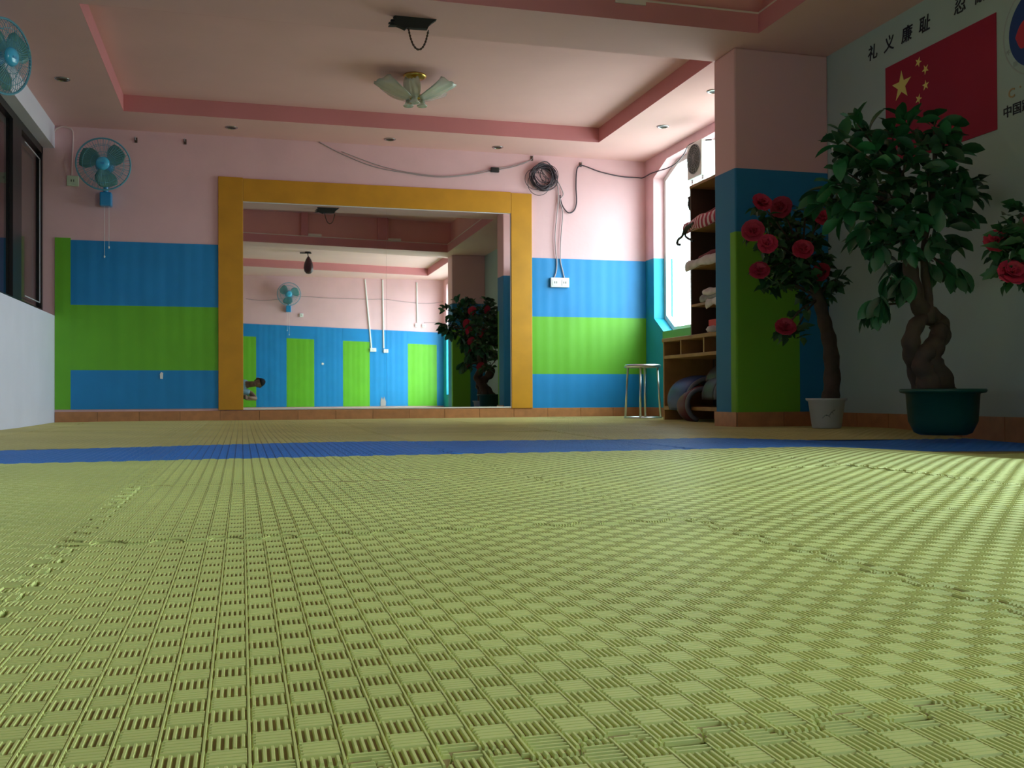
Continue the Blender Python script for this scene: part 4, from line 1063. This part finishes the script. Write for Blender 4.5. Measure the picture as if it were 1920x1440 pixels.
def flower_tree(label, base, flowers, sprigs, trunkpts, potR, potH, dz=0):
    z0 = base.z; t_ = thing('flower_tree', label, 'plant', tuple(base))
    MB().lathe([(0, 0), (potR*.70, 0), (potR*.74, .006), (potR*.93, potH-.02), (potR*1.04, potH-.012), (potR*1.06, potH), (potR*.93, potH), (potR*.90, potH-.025), (0, potH-.025)], tuple(base), 36).build('pot', m_wpot, t_, smooth=True)
    # faded painted sprig on the pot
    pr = [(-.045, .35), (-.02, .45), (.0, .42), (.02, .55), (.045, .62)]
    P = []
    for (u, v) in pr:
        r_ = potR*(.74+.19*v)+.002; a = math.radians(-115)+u/potR; P.append((base.x+r_*math.cos(a), base.y+r_*math.sin(a), z0+potH*v))
    mbp = MB().tube(smooth_path(P, 4), .0018, 4)
    for q in P[1:4]: mbp.tube([Vector(q), Vector(q)+Vector((.014, 0, -.014))], [.003, .001], 4)
    mbp.build('painted_sprig', m_inkp, t_)
    MB().disc((base.x, base.y, z0+potH-.024), potR*.9, 24).build('soil', m_soil, t_)
    T_ = smooth_path(trunkpts, 5); n = len(T_); MB().tube(T_, [(.056-.028*i/(n-1))*(1+.09*math.sin(i*1.7)) for i in range(n)], 10).build('trunk', m_bark, t_, smooth=True)
    r = random.Random(len(label)); top = Vector(trunkpts[-1])
    def br(c_):
        J = Vector(trunkpts[-2]).lerp(top, .6) if c_.z > top.z-.15 else Vector(trunkpts[-3])
        MB().tube(smooth_path([J, J.lerp(c_, .5)+Vector((0, 0, .03)), c_], 4), .006, 6).build('branch', m_bark, t_, smooth=True)
    for i, c_ in enumerate(flowers):
        br(c_); tocam = (Vector((.6, -1, .3))+Vector((r.uniform(-.5, .5), 0, r.uniform(-.2, .5)))).normalized()
        tocam = (Vector((-c_.x, -c_.y, .2))*.2+Vector((r.uniform(-.5, .5), r.uniform(-.3, .3), r.uniform(.1, .7)))).normalized()
        o = bpy.data.objects.new('flower', fm[i % 3]); COL.objects.link(o); o.parent = t_
        o.matrix_local = Matrix.Translation(c_-Vector(base)) @ tocam.to_track_quat('Z', 'Y').to_matrix().to_4x4() @ Matrix.Scale(r.uniform(.85, 1.05), 4)
        for k in range(5):
            a = r.uniform(0, 6.28); put(lm2, 'leaf', t_, c_-tocam*.03, (math.cos(a), math.sin(a)*.6, math.sin(a+1)*.8-.2), r.uniform(-1, 1), r.uniform(.8, 1.2))
    for c_ in sprigs:
        br(c_)
        for k in range(11):
            a = r.uniform(0, 6.28); e_ = r.uniform(-.9, .7)
            put(lm2, 'leaf', t_, c_+Vector((r.uniform(-.04, .04), r.uniform(-.04, .04), r.uniform(-.04, .04))), (math.cos(a)*math.cos(e_), math.sin(a)*math.cos(e_), math.sin(e_)), r.uniform(-1.2, 1.2), r.uniform(.8, 1.25))
    ms = MB(); bv = [tuple(v.co) for v in lm2.vertices]; bf = [tuple(p.vertices) for p in lm2.polygons]
    allp = list(flowers[:8])+list(sprigs[:-4]); cen = sum((Vector(p) for p in allp), Vector())/len(allp)
    for p in allp:
        for i in range(8):
            q = Vector(p).lerp(cen, r.uniform(.1, .6))+Vector((r.uniform(-.05, .05), r.uniform(-.04, .10), r.uniform(-.05, .05)))
            q.x = min(q.x, 3.72)
            a = r.uniform(0, 6.28); el = r.uniform(-.9, .5); d = Vector((math.cos(a)*math.cos(el), math.sin(a)*math.cos(el), math.sin(el))).normalized()
            x_v = d.cross(Vector((0, 0, 1))).normalized(); R_m = Matrix((x_v, d, x_v.cross(d))).transposed() @ Matrix.Rotation(r.uniform(-1.2, 1.2), 3, 'Y')*r.uniform(.7, 1.0)
            ms.add([tuple(q+R_m@Vector(v)) for v in bv], bf)
    ms.build('leaf_mass', m_leaf2, t_, smooth=True, kind='stuff')
    return t_
FY = 5.42
b1 = at(1550, 803, 1, FY); b1 = Vector((b1.x, FY, 0.0))
g1 = lambda x, y, dy=0: at(x, y, 1, FY+dy)
fl1 = [g1(1427,382,-.1), g1(1466,390,0), g1(1412,434,-.12), g1(1439,459,-.2), g1(1505,470,-.25), g1(1424,510,-.1), g1(1540,408,.1), g1(1541,512,-.1), g1(1472,616,-.15)]
sp1 = [g1(*p) for p in [(1435,410,0),(1460,425,.05),(1490,420,.1),(1510,400,.15),(1450,490,.1),(1475,455,0),(1480,500,-.1),(1460,530,0),(1500,530,-.05),(1520,490,.1),(1530,450,0),(1555,535,0),(1570,525,-.1),(1545,555,.05),(1510,560,.1),(1490,625,-.1),(1475,490,.12),(1500,500,.0),(1440,530,.05),(1525,520,-.1),(1545,480,.1)]]
tk1 = [g1(1556,790), g1(1558,740), g1(1560,690,.02), g1(1555,640), g1(1545,600,-.02), g1(1535,560), g1(1520,520), g1(1495,480)]
tk1[0] = Vector((b1.x, b1.y, .12))
flower_tree('red flowering artificial tree in a white pot in front of the pillar', b1, fl1, sp1, tk1, .118, .185)
b2 = Vector((3.52, 3.56, sag(3.52, 3.56)))
def g2(x, y, dy=0):
    p = at(x, y, 1, 3.68+dy); p.x = min(p.x, 3.64); return p
off = b2-b1; sc_ = .95
fl2 = [g2(1868,455,.1), g2(1898,515,0), g2(1945,420,-.1), g2(1980,470,0), g2(2010,400,.1), g2(1960,540,-.15)]
sp2 = [g2(*p) for p in [(1893,430,0),(1905,470,0),(1912,400,.1),(1890,490,.1),(1925,450,-.1),(1940,500,0),(1960,400,0),(1990,440,-.1),(2020,470,0),(1950,560,.1),(1990,520,0),(1920,520,.05)]]
q0 = g2(1975, 480); tk2 = [Vector((b2.x, b2.y, .10)), Vector((b2.x, b2.y, .25)), Vector((b2.x-.02, b2.y, .42)), Vector((b2.x, b2.y+.02, .58)), Vector((q0.x, q0.y, .72)), Vector((q0.x, q0.y, q0.z))]
flower_tree('red flowering artificial tree at the right photo edge beside the ficus', b2, fl2, sp2, tk2, .118, .185)

# ================================================================ THE PHOTOGRAPHER (seen only in the mirror) AND THE PHONE
m_skin = mat('skin', (.17, .09, .06), .65); m_hair = mat('black_hair', (.010, .010, .012), .95, spec=.1); m_shirt = mat('blue_shirt', (.16, .27, .36), .7, .15, 8); m_trs = mat('dark_trousers', (.02, .025, .035), .7)
per = thing('person', 'crouching person in a light blue shirt photographing with a phone, seen in the mirror', 'person', (-.35, -.35, 0))
def skin_obj(name, verts, edges, radii, m, root=0, sub=2):
    me = bpy.data.meshes.new(name); L = Vector(per.location); me.from_pydata([tuple(Vector(v)-L) for v in verts], edges, []); me.materials.append(m)
    o = bpy.data.objects.new(name, me); COL.objects.link(o); o.parent = per
    md = o.modifiers.new('skin', 'SKIN'); md.use_smooth_shade = True
    for i, r in enumerate(radii): me.skin_vertices[0].data[i].radius = (r, r) if not isinstance(r, tuple) else r
    me.skin_vertices[0].data[root].use_root = True
    s = o.modifiers.new('sub', 'SUBSURF'); s.levels = 1; s.render_levels = sub
    return o
# body: one continuous figure kneeling behind-left of the camera, leaning over to its left
V = [(-.62,-.62,.30),(-.50,-.55,.36),(-.34,-.46,.42),(-.18,-.38,.44),(-.02,-.31,.455),(.07,-.27,.47),
     (-.14,-.46,.54),(-.20,-.30,.50),(-.14,-.14,.32),(-.05,-.085,.24),
     (-.16,-.28,.34),(.04,-.30,.30),(.12,-.20,.20),(.055,-.085,.20),
     (-.60,-.52,.22),(-.34,-.30,.12),(-.30,-.28,.07),(-.62,-.36,.06),(-.74,-.42,.05),
     (-.68,-.74,.24),(-.44,-.86,.12),(-.42,-.86,.07),(-.78,-.92,.06),(-.88,-.95,.05)]
E_ = [(0,1),(1,2),(2,3),(3,4),(4,5),(3,6),(6,7),(7,8),(8,9),(3,10),(10,11),(11,12),(12,13),(0,14),(14,15),(15,16),(16,17),(17,18),(0,19),(19,20),(20,21),(21,22),(22,23)]
V = [(x+(.13 if i not in (8, 9, 13) else .0), y, z-.01) for i, (x, y, z) in enumerate(V)]
R_ = [.14,.125,.13,.13,.06,.055,.06,.05,.04,.028,.06,.05,.04,.028,.10,.07,.055,.045,.035,.10,.07,.055,.045,.035]
skin_obj('body', V, E_, R_, m_skin)
skin_obj('shirt', [V[1],V[2],V[3],(.13,-.31,.445),V[6],V[7],(-.02,-.22,.40),V[10],V[11]], [(0,1),(1,2),(2,3),(2,4),(4,5),(5,6),(2,7),(7,8)], [.14,.145,.143,.085,.072,.06,.052,.075,.06], m_shirt)
skin_obj('trousers', [V[0],V[1],V[14],V[15],V[16],V[17],V[19],V[20],V[21],V[22]], [(0,1),(0,2),(2,3),(3,4),(4,5),(0,6),(6,7),(7,8),(8,9)], [.152,.137,.112,.082,.066,.055,.112,.082,.066,.055], m_trs)
# head, tilted over to its left: top of the head points to +x
hc = Vector((.30, -.22, .475)); upv = Vector((.88, .12, .25)).normalized(); fwd = Vector((0, .95, -.12)); fwd = (fwd-upv*fwd.dot(upv)).normalized(); side = upv.cross(fwd)
def HP(s, f, u): return hc+side*s+fwd*f+upv*u
def head_shape(mb, sc=1.0, cut=None, mi=0):
    vs = []; fs = []; nu, nv = 18, 24
    for i in range(nu+1):
        th = math.pi*i/nu
        for j in range(nv):
            a = 2*math.pi*j/nv; sx, fy, uz = math.sin(th)*math.cos(a), math.sin(th)*math.sin(a), math.cos(th)
            k = 1.0 if uz > -.1 else 1-.28*(-uz-.1)
            x, y, z = sx*.074*k, fy*(.093 if fy < 0 else .086)*k, uz*.112
            if fy > .8 and -.35 < uz < .05: y += .016*(1-abs(sx)*3 if abs(sx) < .33 else 0)   # nose
            if fy > .7 and .02 < uz < .2 and .2 < abs(sx) < .55: y -= .006                      # eye sockets
            vs.append(HP(x*sc, y*sc, z*sc))
    for i in range(nu):
        for j in range(nv):
            q = (i*nv+j, i*nv+(j+1) % nv, (i+1)*nv+(j+1) % nv, (i+1)*nv+j)
            if cut is None or cut(i, j, nu, nv): fs.append(q)
    mb.add(vs, fs, mi); return mb
head = head_shape(MB()).build('head', m_skin, per, smooth=True)
def hc_cut(i, j, nu, nv):
    th = math.pi*(i+.5)/nu; a = 2*math.pi*(j+.5)/nv; f = math.sin(a)
    return th < math.radians(74) or (f < .35 and th < math.radians(118))
head_shape(MB(), 1.07, hc_cut).build('hair', m_hair, head, smooth=True, solid=.008)
for s in (-1, 1):
    MB().lathe([(0, .006), (.008, .004), (.011, 0), (.008, -.004), (0, -.006)], tuple(HP(s*.029, .080, .010)), 12).build('eye', m_black, head, smooth=True)
    e0 = HP(s*.076, -.005, 0); MB().tube([e0+upv*.026, e0+upv*.02+side*s*.012-fwd*.012, e0-upv*.012+side*s*.012-fwd*.008, e0-upv*.024], [.006, .009, .008, .005], 8).build('ear', m_skin, head, smooth=True)
MB().tube([HP(-.02, .083, -.052), HP(0, .089, -.053), HP(.02, .083, -.052)], [.003, .005, .003], 6).build('mouth', mat('lips', (.3, .10, .09), .5), head, smooth=True)
MB().tube([(.15,-.285,.45), HP(0, -.02, -.08)], [.055, .052], 12).build('neck', m_skin, per, smooth=True)
# hands: palm, four fingers and a thumb each, closed round the phone
def hand(w, s):
    w = Vector(w); hb = MB()
    hb.tube(smooth_path([w, w+Vector((-s*.010, .012, -.002)), w+Vector((-s*.018, .03, 0))], 4), [.024, .026, .029, .031, .032, .032, .030, .027, .022], 10)
    for i, (L_, dz) in enumerate([(.062, .026), (.070, .009), (.066, -.009), (.052, -.026)]):
        a = w+Vector((-s*.008, .026, dz)); pts = [a, a+Vector((-s*.004, L_*.45, 0)), a+Vector((-s*.018, L_*.62, 0)), a+Vector((-s*.036, L_*.60, 0))]
        hb.tube(smooth_path(pts, 3), [.0095]*5+[.0088]*3+[.0075]*2, 8)
    a = w+Vector((-s*.015, .010, .022)); hb.tube(smooth_path([a, a+Vector((-s*.022, .004, .014)), a+Vector((-s*.042, .006, .010))], 3), [.011, .011, .010, .010, .009, .008, .007], 8)
    return hb.build('hand', m_skin, per, smooth=True)
hand((-.098, -.078, .2176), -1); hand((.098, -.078, .2176), 1)
for (a, b_, s) in [((-.098,-.078,.2176), V[8], 1), ((.098,-.078,.2176), V[12], 1)]:
    MB().tube([Vector(a), Vector(a).lerp(Vector(b_), .5), Vector(b_)], [.024, .030, .037], 12).build('forearm', m_skin, per, smooth=True)
phn = thing('mobile_phone', 'small dark mobile phone held level at the floor, seen in the mirror', 'phone', (0, -.012, CAMH-.03))
MB().box((-.068, -.016, CAMH-.034), (.068, -.006, CAMH+.034)).build('case', m_black, phn, bevel=.004)
MB().box((-.056, -.0172, CAMH-.030), (.056, -.0162, CAMH+.030)).build('screen', mat('phone_screen', (.02, .03, .04), .1), phn)
MB().lathe([(.0035, 0), (.006, .0015), (.0075, 0)], (0, -.0058, CAMH), 20, axis='y').build('lens_ring', m_steel, phn)

# ---------------------------------------------------------------- groups of alike things
for stem_, gname in {'wall_fan': 'wall fans', 'ceiling_light': 'recessed ceiling lights around the tray', 'wall_hook': 'small hooks along the top of the far wall', 'folded_uniform': 'garments on the tall shelf',
                     'body_protector': 'body protectors piled in the low cabinet', 'hanging_belt': 'belt ends hanging from the tall shelf', 'wall_socket': 'white wall sockets', 'wall_switch': 'wall switches',
                     'flower_tree': 'red flowering artificial trees', 'conduit': 'conduits on the walls', 'drop_cable': 'cables dropping to the white socket', 'wall_cable': 'pale cables above the mirror'}.items():
    for ob in bpy.data.objects:
        if ob.parent is None and ob.name.split('.')[0] == stem_ and 'label' in ob: ob['group'] = gname
